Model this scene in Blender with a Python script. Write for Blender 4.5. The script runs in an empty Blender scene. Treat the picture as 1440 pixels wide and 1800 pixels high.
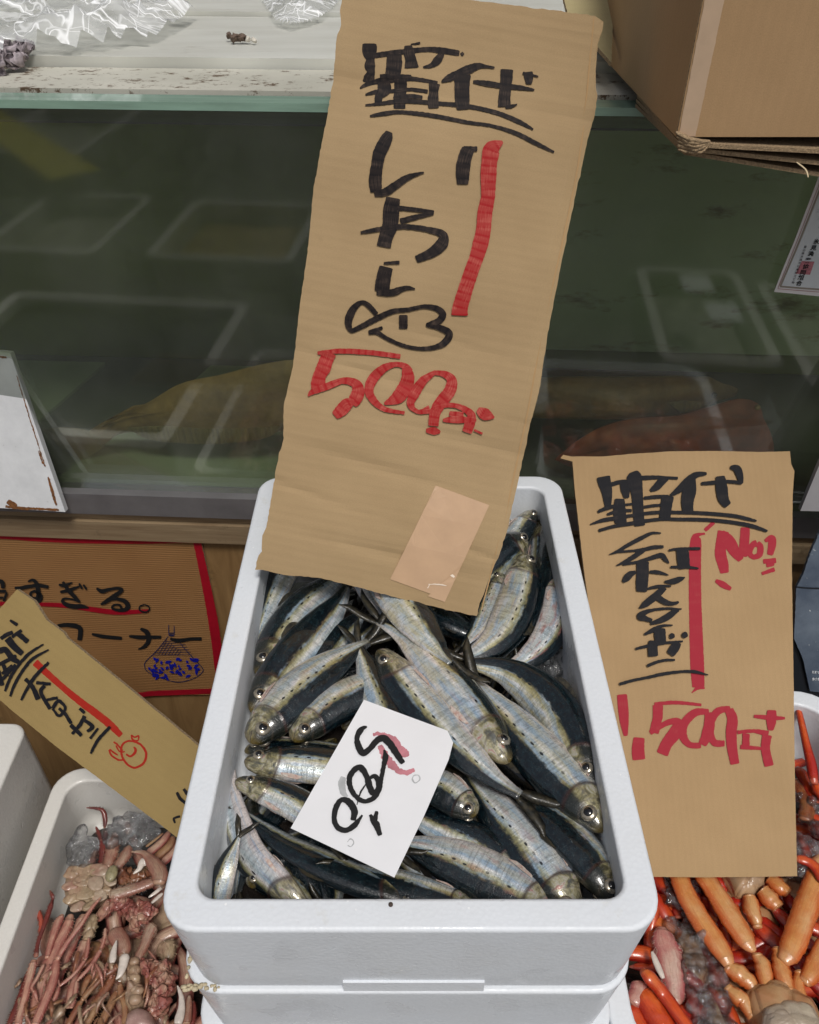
import bpy, bmesh, math, random
from mathutils import Vector, Matrix, noise

random.seed(7)
sc = bpy.context.scene
COL = sc.collection
PITCH = math.radians(39.1)
CZ = 1.35
FPX = 1440.0

# ---------------------------------------------------------------- camera
cam_data = bpy.data.cameras.new('camera')
cam = bpy.data.objects.new('camera', cam_data)
COL.objects.link(cam)
cam.location = (0, 0, CZ)
cam.rotation_euler = (math.pi/2 - PITCH, 0, 0)
cam_data.sensor_fit = 'VERTICAL'
cam_data.sensor_height = 24.0
cam_data.lens = 24.0 * FPX / 1800.0
cam_data.clip_start = 0.02
cam_data.clip_end = 200
sc.camera = cam

# ---------------------------------------------------------------- light
SUN_EL, SUN_AZ = 62, 162      # azimuth: compass direction the light comes from (0 = +Y)
world = bpy.data.worlds.new("World")
sc.world = world
world.use_nodes = True
wn = world.node_tree.nodes
wl = world.node_tree.links
bg = wn['Background']
sky = wn.new('ShaderNodeTexSky')
sky.sky_type = 'NISHITA'
sky.sun_disc = False
sky.sun_elevation = math.radians(SUN_EL)
sky.sun_rotation = math.radians(SUN_AZ)
sky.air_density = 1.0
sky.dust_density = 4.0
sky.ozone_density = 1.0
hs = wn.new('ShaderNodeHueSaturation')
hs.inputs['Saturation'].default_value = 0.45
wl.new(sky.outputs[0], hs.inputs['Color'])
wl.new(hs.outputs[0], bg.inputs['Color'])
bg.inputs['Strength'].default_value = 0.072
sun_d = bpy.data.lights.new('sun', 'SUN')
sun_d.energy = 1.9
sun_d.angle = math.radians(14)
sun_d.color = (1.0, 0.97, 0.92)
sun = bpy.data.objects.new('sun', sun_d)
COL.objects.link(sun)
az, el = math.radians(SUN_AZ), math.radians(SUN_EL)
sdir = Vector((math.sin(az)*math.cos(el), math.cos(az)*math.cos(el), math.sin(el)))
sun.rotation_euler = sdir.to_track_quat('Z', 'Y').to_euler()

vs = sc.view_settings
vs.view_transform = 'Standard'
vs.look = 'None'
vs.exposure = 0.08
vs.gamma = 1.0
vs.use_curve_mapping = False
sc.render.engine = 'CYCLES'
sc.cycles.use_denoising = True
sc.cycles.max_bounces = 10
sc.cycles.transparent_max_bounces = 24
sc.cycles.caustics_reflective = False
sc.cycles.caustics_refractive = False

# ---------------------------------------------------------------- geometry helpers
CAM = Vector((0, 0, CZ))
F_ = Vector((0, math.cos(PITCH), -math.sin(PITCH)))
U_ = Vector((0, math.sin(PITCH), math.cos(PITCH)))
R_ = Vector((1, 0, 0))

def ray(x, y):
    return F_ + R_*((x-720)/FPX) + U_*((900-y)/FPX)

def atdepth(x, y, t):
    return CAM + ray(x, y)*t

def atz(x, y, z):                # z is measured from the camera height (negative)
    d = ray(x, y)
    return CAM + d*(z/d.z)

class Plane:
    def __init__(s, a, b, c, warp=None):      # three world points: origin, +x end, a point up
        s.o = a.copy(); s.ex = (b-a).normalized()
        n = s.ex.cross(c-a).normalized()
        if n.dot(CAM-a) < 0: n = -n
        s.n = n; s.ey = n.cross(s.ex).normalized()
        s.warp = warp
    def loc(s, x, y):
        d = ray(x, y)
        t = (s.o-CAM).dot(s.n)/d.dot(s.n)
        p = CAM+d*t-s.o
        return p.dot(s.ex), p.dot(s.ey)
    def at(s, u, v, off=0.0):
        w = s.warp(u, v) if s.warp else 0.0
        return s.o+s.ex*u+s.ey*v+s.n*(w+off)
    def px(s, x, y, off=0.0):
        return s.at(*s.loc(x, y), off)

def mesh_obj(name, verts, faces, mat=None, parent=None, smooth=False, mats=None, fmat=None):
    me = bpy.data.meshes.new(name)
    me.from_pydata([tuple(v) for v in verts], [], faces)
    me.validate()
    o = bpy.data.objects.new(name, me)
    COL.objects.link(o)
    if mats:
        for m in mats: me.materials.append(m)
        for p, i in zip(me.polygons, fmat): p.material_index = i
    elif mat: me.materials.append(mat)
    if smooth:
        for p in me.polygons: p.use_smooth = True
    if parent: o.parent = parent; o.matrix_parent_inverse = parent.matrix_world.inverted() if False else Matrix()
    return o

def bm_obj(name, bm, mat=None, parent=None, smooth=False):
    bmesh.ops.recalc_face_normals(bm, faces=bm.faces)
    me = bpy.data.meshes.new(name)
    bm.to_mesh(me); bm.free()
    o = bpy.data.objects.new(name, me)
    COL.objects.link(o)
    if mat: me.materials.append(mat)
    if smooth:
        for p in me.polygons: p.use_smooth = True
    if parent: o.parent = parent
    return o

def tag(o, label=None, cat=None, group=None, kind=None):
    if label: o['label'] = label
    if cat: o['category'] = cat
    if group: o['group'] = group
    if kind: o['kind'] = kind
    return o

def thing(name, label, cat, group=None):
    o = bpy.data.objects.new(name, None)
    o.empty_display_size = .02
    COL.objects.link(o)
    return tag(o, label, cat, group)

def place_root(root):
    """move the Empty of a thing to the base of its parts (the parts keep their place)"""
    chs = [c for c in root.children]
    lo = Vector((1e9,)*3); hi = Vector((-1e9,)*3)
    for c in chs:
        if c.type != 'MESH': continue
        for v in c.data.vertices:
            for i in range(3):
                lo[i] = min(lo[i], v.co[i]); hi[i] = max(hi[i], v.co[i])
    base = Vector(((lo.x+hi.x)/2, (lo.y+hi.y)/2, lo.z))
    root.location = base
    for c in chs:
        c.location = -base

# ---------------------------------------------------------------- material helpers
class NT:
    def __init__(s, name):
        s.m = bpy.data.materials.new(name); s.m.use_nodes = True
        s.t = s.m.node_tree; s.n = s.t.nodes; s.l = s.t.links
        s.b = s.n['Principled BSDF']; s.out = s.n['Material Output']
    def add(s, t, **kw):
        nd = s.n.new(t)
        for k, v in kw.items(): setattr(nd, k, v)
        return nd
    def set(s, nd, **kw):
        for k, v in kw.items():
            i = nd.inputs[k.replace('_', ' ')]
            if hasattr(v, 'links') or isinstance(v, bpy.types.NodeSocket): s.l.new(v, i)
            else: i.default_value = v
    def coord(s, scale=(1, 1, 1), out='Object', rnd=True):
        c = s.add('ShaderNodeTexCoord')
        mp = s.add('ShaderNodeMapping')
        s.l.new(c.outputs[out], mp.inputs['Vector'])
        mp.inputs['Scale'].default_value = scale
        return mp.outputs[0]
    def noise(s, vec, scale, detail=4, rough=.55, dist=0):
        n = s.add('ShaderNodeTexNoise')
        if vec is not None: s.l.new(vec, n.inputs['Vector'])
        n.inputs['Scale'].default_value = scale; n.inputs['Detail'].default_value = detail
        n.inputs['Roughness'].default_value = rough; n.inputs['Distortion'].default_value = dist
        return n.outputs['Fac']
    def ramp(s, fac, stops, interp='LINEAR'):
        r = s.add('ShaderNodeValToRGB')
        r.color_ramp.interpolation = interp
        el = r.color_ramp.elements
        while len(el) < len(stops): el.new(.5)
        for e, (p, c) in zip(el, stops):
            e.position = p
            e.color = tuple(c)+(1,) if hasattr(c, '__len__') else (c, c, c, 1)
        s.l.new(fac, r.inputs[0])
        return r.outputs[0]
    def mix(s, fac, a, b, mode='MIX'):
        m = s.add('ShaderNodeMix', data_type='RGBA', blend_type=mode)
        for sock, v in ((m.inputs[0], fac), (m.inputs[6], a), (m.inputs[7], b)):
            if isinstance(v, bpy.types.NodeSocket): s.l.new(v, sock)
            elif hasattr(v, '__len__'): sock.default_value = tuple(v)+(1,) if len(v) == 3 else v
            else: sock.default_value = v
        return m.outputs[2]
    def math(s, op, a, b=0.0, c=None, clamp=False):
        m = s.add('ShaderNodeMath', operation=op); m.use_clamp = clamp
        for i, v in enumerate((a, b, c)):
            if v is None: continue
            if isinstance(v, bpy.types.NodeSocket): s.l.new(v, m.inputs[i])
            else: m.inputs[i].default_value = v
        return m.outputs[0]
    def bump(s, h, strength=.3, dist=.001, prev=None):
        b = s.add('ShaderNodeBump')
        b.inputs['Strength'].default_value = strength; b.inputs['Distance'].default_value = dist
        s.l.new(h, b.inputs['Height'])
        if prev is not None: s.l.new(prev, b.inputs['Normal'])
        return b.outputs[0]
    def attr(s, name):
        a = s.add('ShaderNodeAttribute'); a.attribute_name = name
        return a.outputs['Fac']
    def fin(s, color=None, rough=None, normal=None, metal=None, coat=None, spec=None):
        for k, v in (('Base Color', color), ('Roughness', rough), ('Normal', normal), ('Metallic', metal), ('Coat Weight', coat), ('Specular IOR Level', spec)):
            if v is None: continue
            if isinstance(v, bpy.types.NodeSocket): s.l.new(v, s.b.inputs[k])
            elif hasattr(v, '__len__'): s.b.inputs[k].default_value = tuple(v)+(1,)
            else: s.b.inputs[k].default_value = v
        return s.m

def mat_card(name, base, flute='y', flute_str=.25, dark=(.80, .78, .75), sc_=250.0, cr=0.0):
    """cardboard in a plane's own uv metres stored as attributes pu, pv"""
    t = NT(name)
    c = t.add('ShaderNodeCombineXYZ')
    t.l.new(t.attr('pu'), c.inputs[0]); t.l.new(t.attr('pv'), c.inputs[1])
    v = c.outputs[0]
    big = t.noise(v, 9, 5, .6)
    fine = t.noise(v, 900, 3, .7)
    mp = t.add('ShaderNodeMapping'); t.l.new(v, mp.inputs[0])
    mp.inputs['Scale'].default_value = (12, 260, 1) if flute == 'y' else (260, 12, 1)
    streak = t.noise(mp.outputs[0], 1.0, 4, .6)
    col = t.mix(t.ramp(big, [(.3, 0), (.75, 1)]), base, [b*d for b, d in zip(base, dark)])
    col = t.mix(t.math('MULTIPLY', t.ramp(fine, [(.35, 0), (.7, 1)]), .42), col, [b*.62 for b in base])
    col = t.mix(t.math('MULTIPLY', t.ramp(streak, [(.4, 0), (.75, 1)]), .045), col, [min(1, b*1.28) for b in base])
    # stains
    st = t.noise(v, 26, 6, .6)
    col = t.mix(t.math('MULTIPLY', t.ramp(st, [(.66, 0), (.74, 1)]), .35), col, [b*.5 for b in base])
    mp2 = t.add('ShaderNodeMapping'); t.l.new(v, mp2.inputs[0])
    mp2.inputs['Scale'].default_value = (1.0, 17, 1) if flute == 'y' else (17, 1.0, 1)
    crease = t.ramp(t.noise(mp2.outputs[0], 1.0, 2, .5, .6), [(.50, 0), (.60, 1), (.64, .2)])
    w = t.add('ShaderNodeTexWave', wave_type='BANDS', bands_direction='Y' if flute == 'y' else 'X')
    t.l.new(v, w.inputs[0]); w.inputs['Scale'].default_value = sc_/6.283; w.inputs['Distortion'].default_value = .0
    col = t.mix(t.math('MULTIPLY', w.outputs['Fac'], .045), col, [b*.45 for b in base])
    fib = t.noise(v, 2600, 2, .6)
    col = t.mix(t.math('MULTIPLY', t.ramp(fib, [(.52, 0), (.66, 1)]), .22), col, [min(1, b*1.5) for b in base])
    n1 = t.bump(w.outputs['Fac'], flute_str*.5, .0006)
    n2 = t.bump(crease, cr, .0022, n1) if cr else n1
    n3 = t.bump(fine, .25, .0004, n2)
    return t.fin(col, .78, n3, spec=.25)

def mat_ink(name, ink, under, cover=.9, band=0):
    """marker ink with dry brush streaks that let the board show"""
    t = NT(name)
    c = t.add('ShaderNodeCombineXYZ')
    t.l.new(t.attr('sx'), c.inputs[0]); t.l.new(t.attr('sy'), c.inputs[1]); 
    mp = t.add('ShaderNodeMapping'); t.l.new(c.outputs[0], mp.inputs[0])
    mp.inputs['Scale'].default_value = (60, 1400, 1)
    n = t.noise(mp.outputs[0], 1, 4, .6)
    mp2 = t.add('ShaderNodeMapping'); t.l.new(c.outputs[0], mp2.inputs[0])
    mp2.inputs['Scale'].default_value = (150, 30, 1)
    n2 = t.noise(mp2.outputs[0], 1, 3, .5)
    s_ = t.math('ADD', t.math('MULTIPLY', n, .5), t.math('MULTIPLY', n2, .5))
    fac = t.ramp(s_, [(.50, 0), (.68, 1)])
    if band:
        fr_ = t.math('FRACT', t.math('ADD', t.math('MULTIPLY', t.attr('sx'), 160.0), t.math('MULTIPLY', n2, .35)))
        fac = t.math('ADD', t.math('MULTIPLY', fac, .85), t.math('MULTIPLY', t.ramp(fr_, [(0, 0), (.12, 0), (.30, 1), (.85, .7), (1, 0)]), band), clamp=True)
    col = t.mix(t.math('MULTIPLY', fac, 1-cover), ink, under)
    return t.fin(col, .6, spec=.12)

def simple(name, col, rough=.5, metal=0, nscale=None, namt=.3, bump=0, coat=0, bscale=None, vec_scale=(1, 1, 1)):
    t = NT(name)
    v = t.coord(vec_scale)
    c = col
    nrm = None
    if nscale:
        n = t.noise(v, nscale, 5, .6)
        c = t.mix(t.ramp(n, [(.3, 0), (.7, 1)]), col, [x*(1-namt) for x in col])
    if bump:
        nrm = t.bump(t.noise(v, bscale or nscale or 50, 5, .6), bump, .002)
    t.fin(c, rough, nrm, metal, coat)
    return t.m

def smooth_pts(pts, n):
    """Catmull-Rom through tuples of any length, n samples evenly spread"""
    P = [tuple(float(c) for c in p) for p in pts]
    if len(P) == 1: return P*n
    k = len(P)
    # chord lengths so that samples are even
    seg = [max(1e-9, math.dist(P[i][:2], P[i+1][:2])) for i in range(k-1)]
    tot = sum(seg); out = []
    for j in range(n):
        d = tot*j/(n-1); i = 0
        while i < k-2 and d > seg[i]: d -= seg[i]; i += 1
        t = min(1, d/seg[i])
        p0 = P[max(i-1, 0)]; p1 = P[i]; p2 = P[i+1]; p3 = P[min(i+2, k-1)]
        out.append(tuple(.5*((2*b)+(-a+c)*t+(2*a-5*b+4*c-e)*t*t+(-a+3*b-3*c+e)*t**3) for a, b, c, e in zip(p0, p1, p2, p3)))
    return out

def add_attr(me, name, vals):
    a = me.attributes.new(name, 'FLOAT', 'POINT')
    a.data.foreach_set('value', vals)

def board(name, poly, plane, thick, mat, edge, parent=None, tear=.0006, step=.003, cell=.02, off=0.0, px=True):
    P = [plane.loc(*p) for p in poly] if px else poly
    pts = []
    for i, a in enumerate(P):
        b = P[(i+1) % len(P)]
        L = math.dist(a, b); m = max(1, int(L/step)) if tear else 1
        for j in range(m):
            t = j/m
            u, v = a[0]+(b[0]-a[0])*t, a[1]+(b[1]-a[1])*t
            if tear and j:
                nx, ny = -(b[1]-a[1])/L, (b[0]-a[0])/L
                q = (noise.noise(Vector((u*60, v*60, 3.1)))*.3+noise.noise(Vector((u*420, v*420, 9)))*.9)*tear
                u += nx*q; v += ny*q
            pts.append((u, v))
    bm = bmesh.new()
    f = bm.faces.new([bm.verts.new((u, v, 0)) for u, v in pts])
    bm.normal_update()
    if f.normal.z < 0: f.normal_flip()
    if cell:
        us = [p[0] for p in pts]; vs_ = [p[1] for p in pts]
        for ax, lo, hi in ((0, min(us), max(us)), (1, min(vs_), max(vs_))):
            x = lo+cell*.53
            while x < hi:
                co = Vector((x, 0, 0)) if ax == 0 else Vector((0, x, 0))
                no = Vector((1, 0, 0)) if ax == 0 else Vector((0, 1, 0))
                bmesh.ops.bisect_plane(bm, geom=bm.verts[:]+bm.edges[:]+bm.faces[:], plane_co=co, plane_no=no, dist=1e-6)
                x += cell
    top = bm.faces[:]
    r = bmesh.ops.extrude_face_region(bm, geom=top, use_keep_orig=True)
    for g in r['geom']:
        if isinstance(g, bmesh.types.BMVert): g.co.z -= thick
    bmesh.ops.recalc_face_normals(bm, faces=bm.faces)
    me = bpy.data.meshes.new(name); bm.to_mesh(me); bm.free()
    add_attr(me, 'pu', [v.co.x for v in me.vertices]); add_attr(me, 'pv', [v.co.y for v in me.vertices])
    me.materials.append(mat); me.materials.append(edge or mat)
    for p in me.polygons:
        p.material_index = 0 if abs(p.normal.z) > .5 else 1
    for v in me.vertices:
        v.co = plane.at(v.co.x, v.co.y, v.co.z+off)
    o = bpy.data.objects.new(name, me); COL.objects.link(o)
    if parent: o.parent = parent
    return o

STROKE_N = [0]
def strokes(name, plane, lists, mat, parent, tf=(0, 0, 1), off0=.0004, wig=.00032, px=True):
    """brush strokes: each a list of (x, y, width) in a zoomed crop of the photo -> ribbons lying on the board"""
    verts, faces, sx, sy = [], [], [], []
    ox, oy, k = tf
    for li, st in enumerate(lists):
        off = off0+.00003*li
        st = [(ox+x/k, oy+y/k, w/k) for x, y, w in st]
        L = sum(math.dist(st[i][:2], st[i+1][:2]) for i in range(len(st)-1))
        n = max(6, int(L/1.6))
        q = smooth_pts(st, n)
        STROKE_N[0] += 1; sd = STROKE_N[0]*7.7
        base = len(verts); d = 0; prev = None
        for i, (x, y, w) in enumerate(q):
            a = q[max(0, i-1)]; b = q[min(n-1, i+1)]
            tx, ty = b[0]-a[0], b[1]-a[1]; l = math.hypot(tx, ty) or 1
            nx, ny = -ty/l, tx/l
            if i in (0, n-1): w *= .72
            w = max(w, .8)
            u0, v0 = plane.loc(x+nx*w/2, y+ny*w/2) if px else (x+nx*w/2, y+ny*w/2)
            u1, v1 = plane.loc(x-nx*w/2, y-ny*w/2) if px else (x-nx*w/2, y-ny*w/2)
            ww = math.hypot(u0-u1, v0-v1)
            if prev: d += math.dist(prev, ((u0+u1)/2, (v0+v1)/2))
            prev = ((u0+u1)/2, (v0+v1)/2)
            jl = noise.noise(Vector((d*420, sd, 0)))*wig+noise.noise(Vector((d*1500, sd, 5)))*wig*.4
            jr = noise.noise(Vector((d*420, sd, 9)))*wig+noise.noise(Vector((d*1500, sd, 15)))*wig*.4
            dx, dy = (u0-u1)/ww, (v0-v1)/ww
            for s_ in (0, 1, 2):
                f = s_/2
                uu = u0+(u1-u0)*f; vv = v0+(v1-v0)*f
                if s_ == 0: uu += dx*jl; vv += dy*jl
                if s_ == 2: uu -= dx*jr; vv -= dy*jr
                verts.append(plane.at(uu, vv, off)); sx.append(d+sd); sy.append(f*ww)
            if i:
                c = base+3*i
                faces += [(c-3, c-2, c+1, c), (c-2, c-1, c+2, c+1)]
    me = bpy.data.meshes.new(name); me.from_pydata([tuple(v) for v in verts], [], faces)
    add_attr(me, 'sx', sx); add_attr(me, 'sy', sy)
    me.materials.append(mat)
    o = bpy.data.objects.new(name, me); COL.objects.link(o); o.parent = parent
    return o

def glyphs(name, plane, items, mat, parent, off=.0004, bold=.02):
    """printed characters: items = (text, px origin, px vector of one em along x, px vector of one em up)"""
    verts, faces = [], []
    for k, (s_, o_, ax, ay) in enumerate(items):
        cu = bpy.data.curves.new('glyph', 'FONT'); cu.body = s_; cu.size = 1; cu.offset = bold; cu.resolution_u = 4
        ob = bpy.data.objects.new('glyph', cu); COL.objects.link(ob)
        dg = bpy.context.evaluated_depsgraph_get()
        me = bpy.data.meshes.new_from_object(ob.evaluated_get(dg))
        b = len(verts)
        for v in me.vertices:
            verts.append(plane.px(o_[0]+ax[0]*v.co.x+ay[0]*v.co.y, o_[1]+ax[1]*v.co.x+ay[1]*v.co.y, off))
        faces += [tuple(i+b for i in p.vertices) for p in me.polygons]
        bpy.data.objects.remove(ob); bpy.data.meshes.remove(me); bpy.data.curves.remove(cu)
    return mesh_obj(name, verts, faces, mat, parent)

def rrect(x0, x1, y0, y1, r, n=7):
    out = []
    for cx, cy, a0 in ((x1-r, y1-r, 0), (x0+r, y1-r, 90), (x0+r, y0+r, 180), (x1-r, y0+r, 270)):
        for i in range(n+1):
            a = math.radians(a0+90*i/n)
            out.append((cx+r*math.cos(a), cy+r*math.sin(a)))
    return out

def foam_box(name, x0, x1, y0, y1, ztop, h, rim, R, mat, parent=None, taper=.006, bev=.003, T=None, depth=None, sub=.0):
    """open fish box of foamed plastic; T maps local to world (default: camera-relative)"""
    T = T or (lambda x, y, z: Vector((x, y, z+CZ)))
    depth = depth or h-.02
    def ring(ins, z, r): return [T(x, y, z) for x, y in rrect(x0+ins, x1-ins, y0+ins, y1-ins, r)]
    L = []
    L.append(ring(taper+bev, ztop-h, R)); L.append(ring(taper, ztop-h+bev, R))
    for t in (.25, .5, .75): L.append(ring(taper*(1-t), ztop-h+(h)*t, R))
    L.append(ring(0, ztop-bev*1.2, R))
    for a in (22, 45, 68): L.append(ring(bev*(1-math.cos(math.radians(a))), ztop-bev+bev*math.sin(math.radians(a)), R))
    L.append(ring(bev, ztop, R-.001))
    L.append(ring(rim*.5, ztop, max(R-rim*.4, .01)))
    ri = max(R-rim*.55, .010)
    L.append(ring(rim-bev, ztop, ri+.001))
    for a in (22, 45, 68): L.append(ring(rim-bev+bev*math.sin(math.radians(a)), ztop-bev+bev*math.cos(math.radians(a)), ri))
    L.append(ring(rim, ztop-bev*1.2, ri))
    L.append(ring(rim+.001, ztop-depth*.5, ri)); L.append(ring(rim+.003, ztop-depth, ri))
    verts = [v for r in L for v in r]; n = len(L[0]); faces = []
    for i in range(len(L)-1):
        for j in range(n):
            k = (j+1) % n
            faces.append((i*n+j, i*n+k, (i+1)*n+k, (i+1)*n+j))
    faces.append(tuple((len(L)-1)*n+j for j in range(n)))
    faces.append(tuple(reversed(range(n))))
    o = mesh_obj(name, verts, faces, mat, parent, smooth=True)
    w = o.modifiers.new('wn', 'WEIGHTED_NORMAL'); w.weight = 80
    return o

def slab(name, pts, z0, z1, mat, parent=None, T=None):
    """prism over a polygon (x, y) from z0 to z1"""
    T = T or (lambda x, y, z: Vector((x, y, z+CZ)))
    n = len(pts)
    v = [T(x, y, z0) for x, y in pts]+[T(x, y, z1) for x, y in pts]
    f = [tuple(range(n))[::-1], tuple(range(n, 2*n))]+[(i, (i+1) % n, n+(i+1) % n, n+i) for i in range(n)]
    return mesh_obj(name, v, f, mat, parent)

def rect(x0, x1, y0, y1): return [(x0, y0), (x1, y0), (x1, y1), (x0, y1)]

def tube(name, path, mat, parent, flat=.8, seg=12, n=None, rough=0.0, spikes=0, up=Vector((0, 0, 1)), crab=True, spines=0.0):
    """tapered limb: path of (world point, radius)"""
    P = [(p.x, p.y, p.z, r) for p, r in path]
    k = n or max(10, len(P)*7)
    q = smooth_pts(P, k)
    verts, faces = [], []
    q2 = []
    for i, c in enumerate(q): q2.append((Vector(c[:3]), max(c[3], .0004)))
    N = len(q2); sd = random.random()*50
    for i, (c, r) in enumerate(q2):
        t = (q2[min(N-1, i+1)][0]-q2[max(0, i-1)][0]).normalized()
        a = t.cross(up)
        if a.length < .01: a = t.cross(Vector((0, 1, 0)))
        a.normalize(); b = a.cross(t)
        e = 1
        if i < 2: e = (.72, .97)[i]
        if i > N-3: e = (.97, .72)[i-(N-2)]
        for j in range(seg):
            an = 2*math.pi*j/seg
            rr = r*e
            if rough: rr *= 1+rough*noise.noise(Vector((c.x*260+sd, c.y*260+j*.9, c.z*260)))
            if crab: rr *= 1-.20*math.exp(-((i-1)/1.8)**2)-.20*math.exp(-((N-2-i)/1.8)**2)+.08*math.exp(-((i-5)/2)**2)+.09*(abs(math.cos(an)))**8-.05*math.sin(an)**4
            if spikes and i % 2 == 0 and j in (0, seg//2): rr *= 1+spikes
            verts.append(c+a*math.cos(an)*rr+b*math.sin(an)*rr*flat)
        if i:
            for j in range(seg):
                k2 = (j+1) % seg
                faces.append(((i-1)*seg+j, (i-1)*seg+k2, i*seg+k2, i*seg+j))
    faces.append(tuple(range(seg))[::-1]); faces.append(tuple((N-1)*seg+j for j in range(seg)))
    lt_ = [i/(N-1) for i in range(N) for j in range(seg)]; la_ = [math.cos(2*math.pi*j/seg) for i in range(N) for j in range(seg)]
    if spines:
        for i in range(2, N-2):
            c, r = q2[i]
            for j in (0, seg//2, 1, seg//2-1, seg//4):
                if random.random() > .55: continue
                p = verts[i*seg+j]; d_ = (p-c).normalized(); t_ = (q2[i+1][0]-c).normalized(); s2 = d_.cross(t_)
                b = len(verts); w_ = max(.0004, r*.13); h_ = (.0012+r*.22)*random.uniform(.5, 1.3)*spines
                q_ = p-d_*w_
                verts.extend([q_+t_*w_, q_-t_*w_*.6+s2*w_, q_-t_*w_*.6-s2*w_, p+d_*h_+t_*h_*.5])
                faces.extend([(b, b+1, b+3), (b+1, b+2, b+3), (b+2, b, b+3)])
                lt_ += [.5]*4; la_ += [.2]*4
    o = mesh_obj(name, verts, faces, mat, parent, smooth=True)
    add_attr(o.data, 'lt', lt_)
    add_attr(o.data, 'la', la_)
    return o

# ================================================================= MATERIALS
def mat_foam(name, base=(.73, .76, .80)):
    t = NT(name)
    v = t.coord()
    vo = t.add('ShaderNodeTexVoronoi'); t.l.new(v, vo.inputs['Vector']); vo.inputs['Scale'].default_value = 330
    cells = t.ramp(vo.outputs['Distance'], [(.2, 0), (.9, 1)])
    big = t.noise(v, 14, 5, .6)
    col = t.mix(t.math('MULTIPLY', cells, .18), base, [b*.86 for b in base])
    col = t.mix(t.ramp(big, [(.4, 0), (.8, .25)]), col, (.66, .66, .64))
    sp = t.add('ShaderNodeTexVoronoi'); t.l.new(v, sp.inputs['Vector']); sp.inputs['Scale'].default_value = 95
    speck = t.ramp(sp.outputs['Distance'], [(.05, 1), (.10, 0)])
    col = t.mix(t.math('MULTIPLY', speck, t.ramp(t.noise(v, 60, 2), [(.55, 0), (.62, .8)])), col, (.93, .94, .95))
    dirt = t.ramp(t.noise(v, 30, 6, .7), [(.62, 0), (.80, .6)])
    col = t.mix(dirt, col, (.6, .58, .52))
    n1 = t.bump(cells, .22, .0005)
    n2 = t.bump(t.noise(v, 26, 3, .5), .10, .0015, n1)
    n2 = t.bump(t.ramp(t.noise(v, 75, 3, .5), [(.70, 1), (.76, 0)]), .25, .0010, n2)
    wet = t.ramp(t.noise(v, 22, 3, .6), [(.5, .5), (.62, .22)])
    t.fin(col, wet, n2, spec=.4)
    t.b.inputs['Subsurface Weight'].default_value = 0.0
    return t.m

M_foam = mat_foam('white_foam')
M_foam2 = mat_foam('cream_foam', (.66, .64, .60))
M_cardA = mat_card('cardboard_tan', (.43, .30, .16), 'y', .22, cr=.12)
M_cardB = mat_card('cardboard_right', (.43, .285, .145), 'x', .2, sc_=300)
M_cardC = mat_card('cardboard_ochre', (.34, .24, .095), 'y', .1)
M_cardBox = mat_card('cardboard_box', (.47, .30, .155), 'x', .12)
M_poster = mat_card('cardboard_poster', (.33, .17, .065), 'y', .9, dark=(.85, .8, .75), sc_=500)
def mat_fluted(name, base):
    t = NT(name); v = t.coord()
    w = t.noise(v, 700, 3, .6)
    c = t.mix(t.ramp(w, [(.35, 0), (.65, 1)]), base, [b*.45 for b in base])
    return t.fin(c, .9, t.bump(w, .8, .001))
M_edge = mat_fluted('cardboard_edge', (.40, .28, .16))
M_inkA = mat_ink('black_marker', (.009, .007, .008), (.22, .15, .11), .66, .12)
M_inkB = mat_ink('black_marker_solid', (.010, .010, .013), (.12, .09, .07), .85)
M_redA = mat_ink('red_marker', (.33, .012, .014), (.60, .19, .14), .34, .22)
M_redB = mat_ink('crimson_marker', (.33, .020, .035), (.38, .06, .06), .6)
M_redC = mat_ink('red_marker_fine', (.33, .020, .012), (.34, .08, .03), .7)
M_inkP = simple('printed_black', (.006, .006, .007), .65)
M_tape = simple('kraft_tape', (.58, .375, .225), .25, nscale=40, namt=.12, coat=.3)
M_paper = simple('wet_paper', (.83, .83, .85), .45, nscale=18, namt=.06, bump=.12, bscale=30)
M_stain_red = simple('red_smear', (.62, .24, .28), .5, nscale=90, namt=.35)
M_stain_gray = simple('gray_smear', (.55, .56, .57), .5, nscale=90, namt=.3)

# ================================================================= SETTING
def T0(x, y, z): return Vector((x, y, z+CZ))
TH = math.radians(3.0)
TY = .80
def TT(x, d, z):                  # tank frame: x along the glass, d behind it, z from camera height
    return Vector((x*math.cos(TH)+d*math.sin(TH), TY-x*math.sin(TH)+d*math.cos(TH), z+CZ))
def tplane(d):                    # vertical plane d behind (negative: in front of) the glass
    return Plane(TT(-1, d, -.6), TT(1, d, -.6), TT(-1, d, 0))

t = NT('wet_concrete'); v = t.coord()
c = t.mix(t.ramp(t.noise(v, 6, 6, .65), [(.3, 0), (.7, 1)]), (.07, .068, .065), (.13, .125, .12))
t.fin(c, t.ramp(t.noise(v, 3, 3), [(.4, .25), (.6, .75)]), t.bump(t.noise(v, 90, 5, .7), .4, .003))
g = slab('ground', rect(-30, 30, -30, 30), -CZ-.05, -CZ, t.m); tag(g, kind='structure')

t = NT('added_wall_dark'); v = t.coord()
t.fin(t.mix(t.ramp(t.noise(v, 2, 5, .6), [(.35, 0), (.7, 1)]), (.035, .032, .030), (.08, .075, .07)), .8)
g = slab('added_shop_wall', rect(-5, 5, 1.9, 2.0), -CZ, .55, t.m); tag(g, 'dim unseen shop wall added behind the fish tank to darken reflections', None, None, 'structure')  # out of view, added to darken wet reflections and cut light from behind

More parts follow.
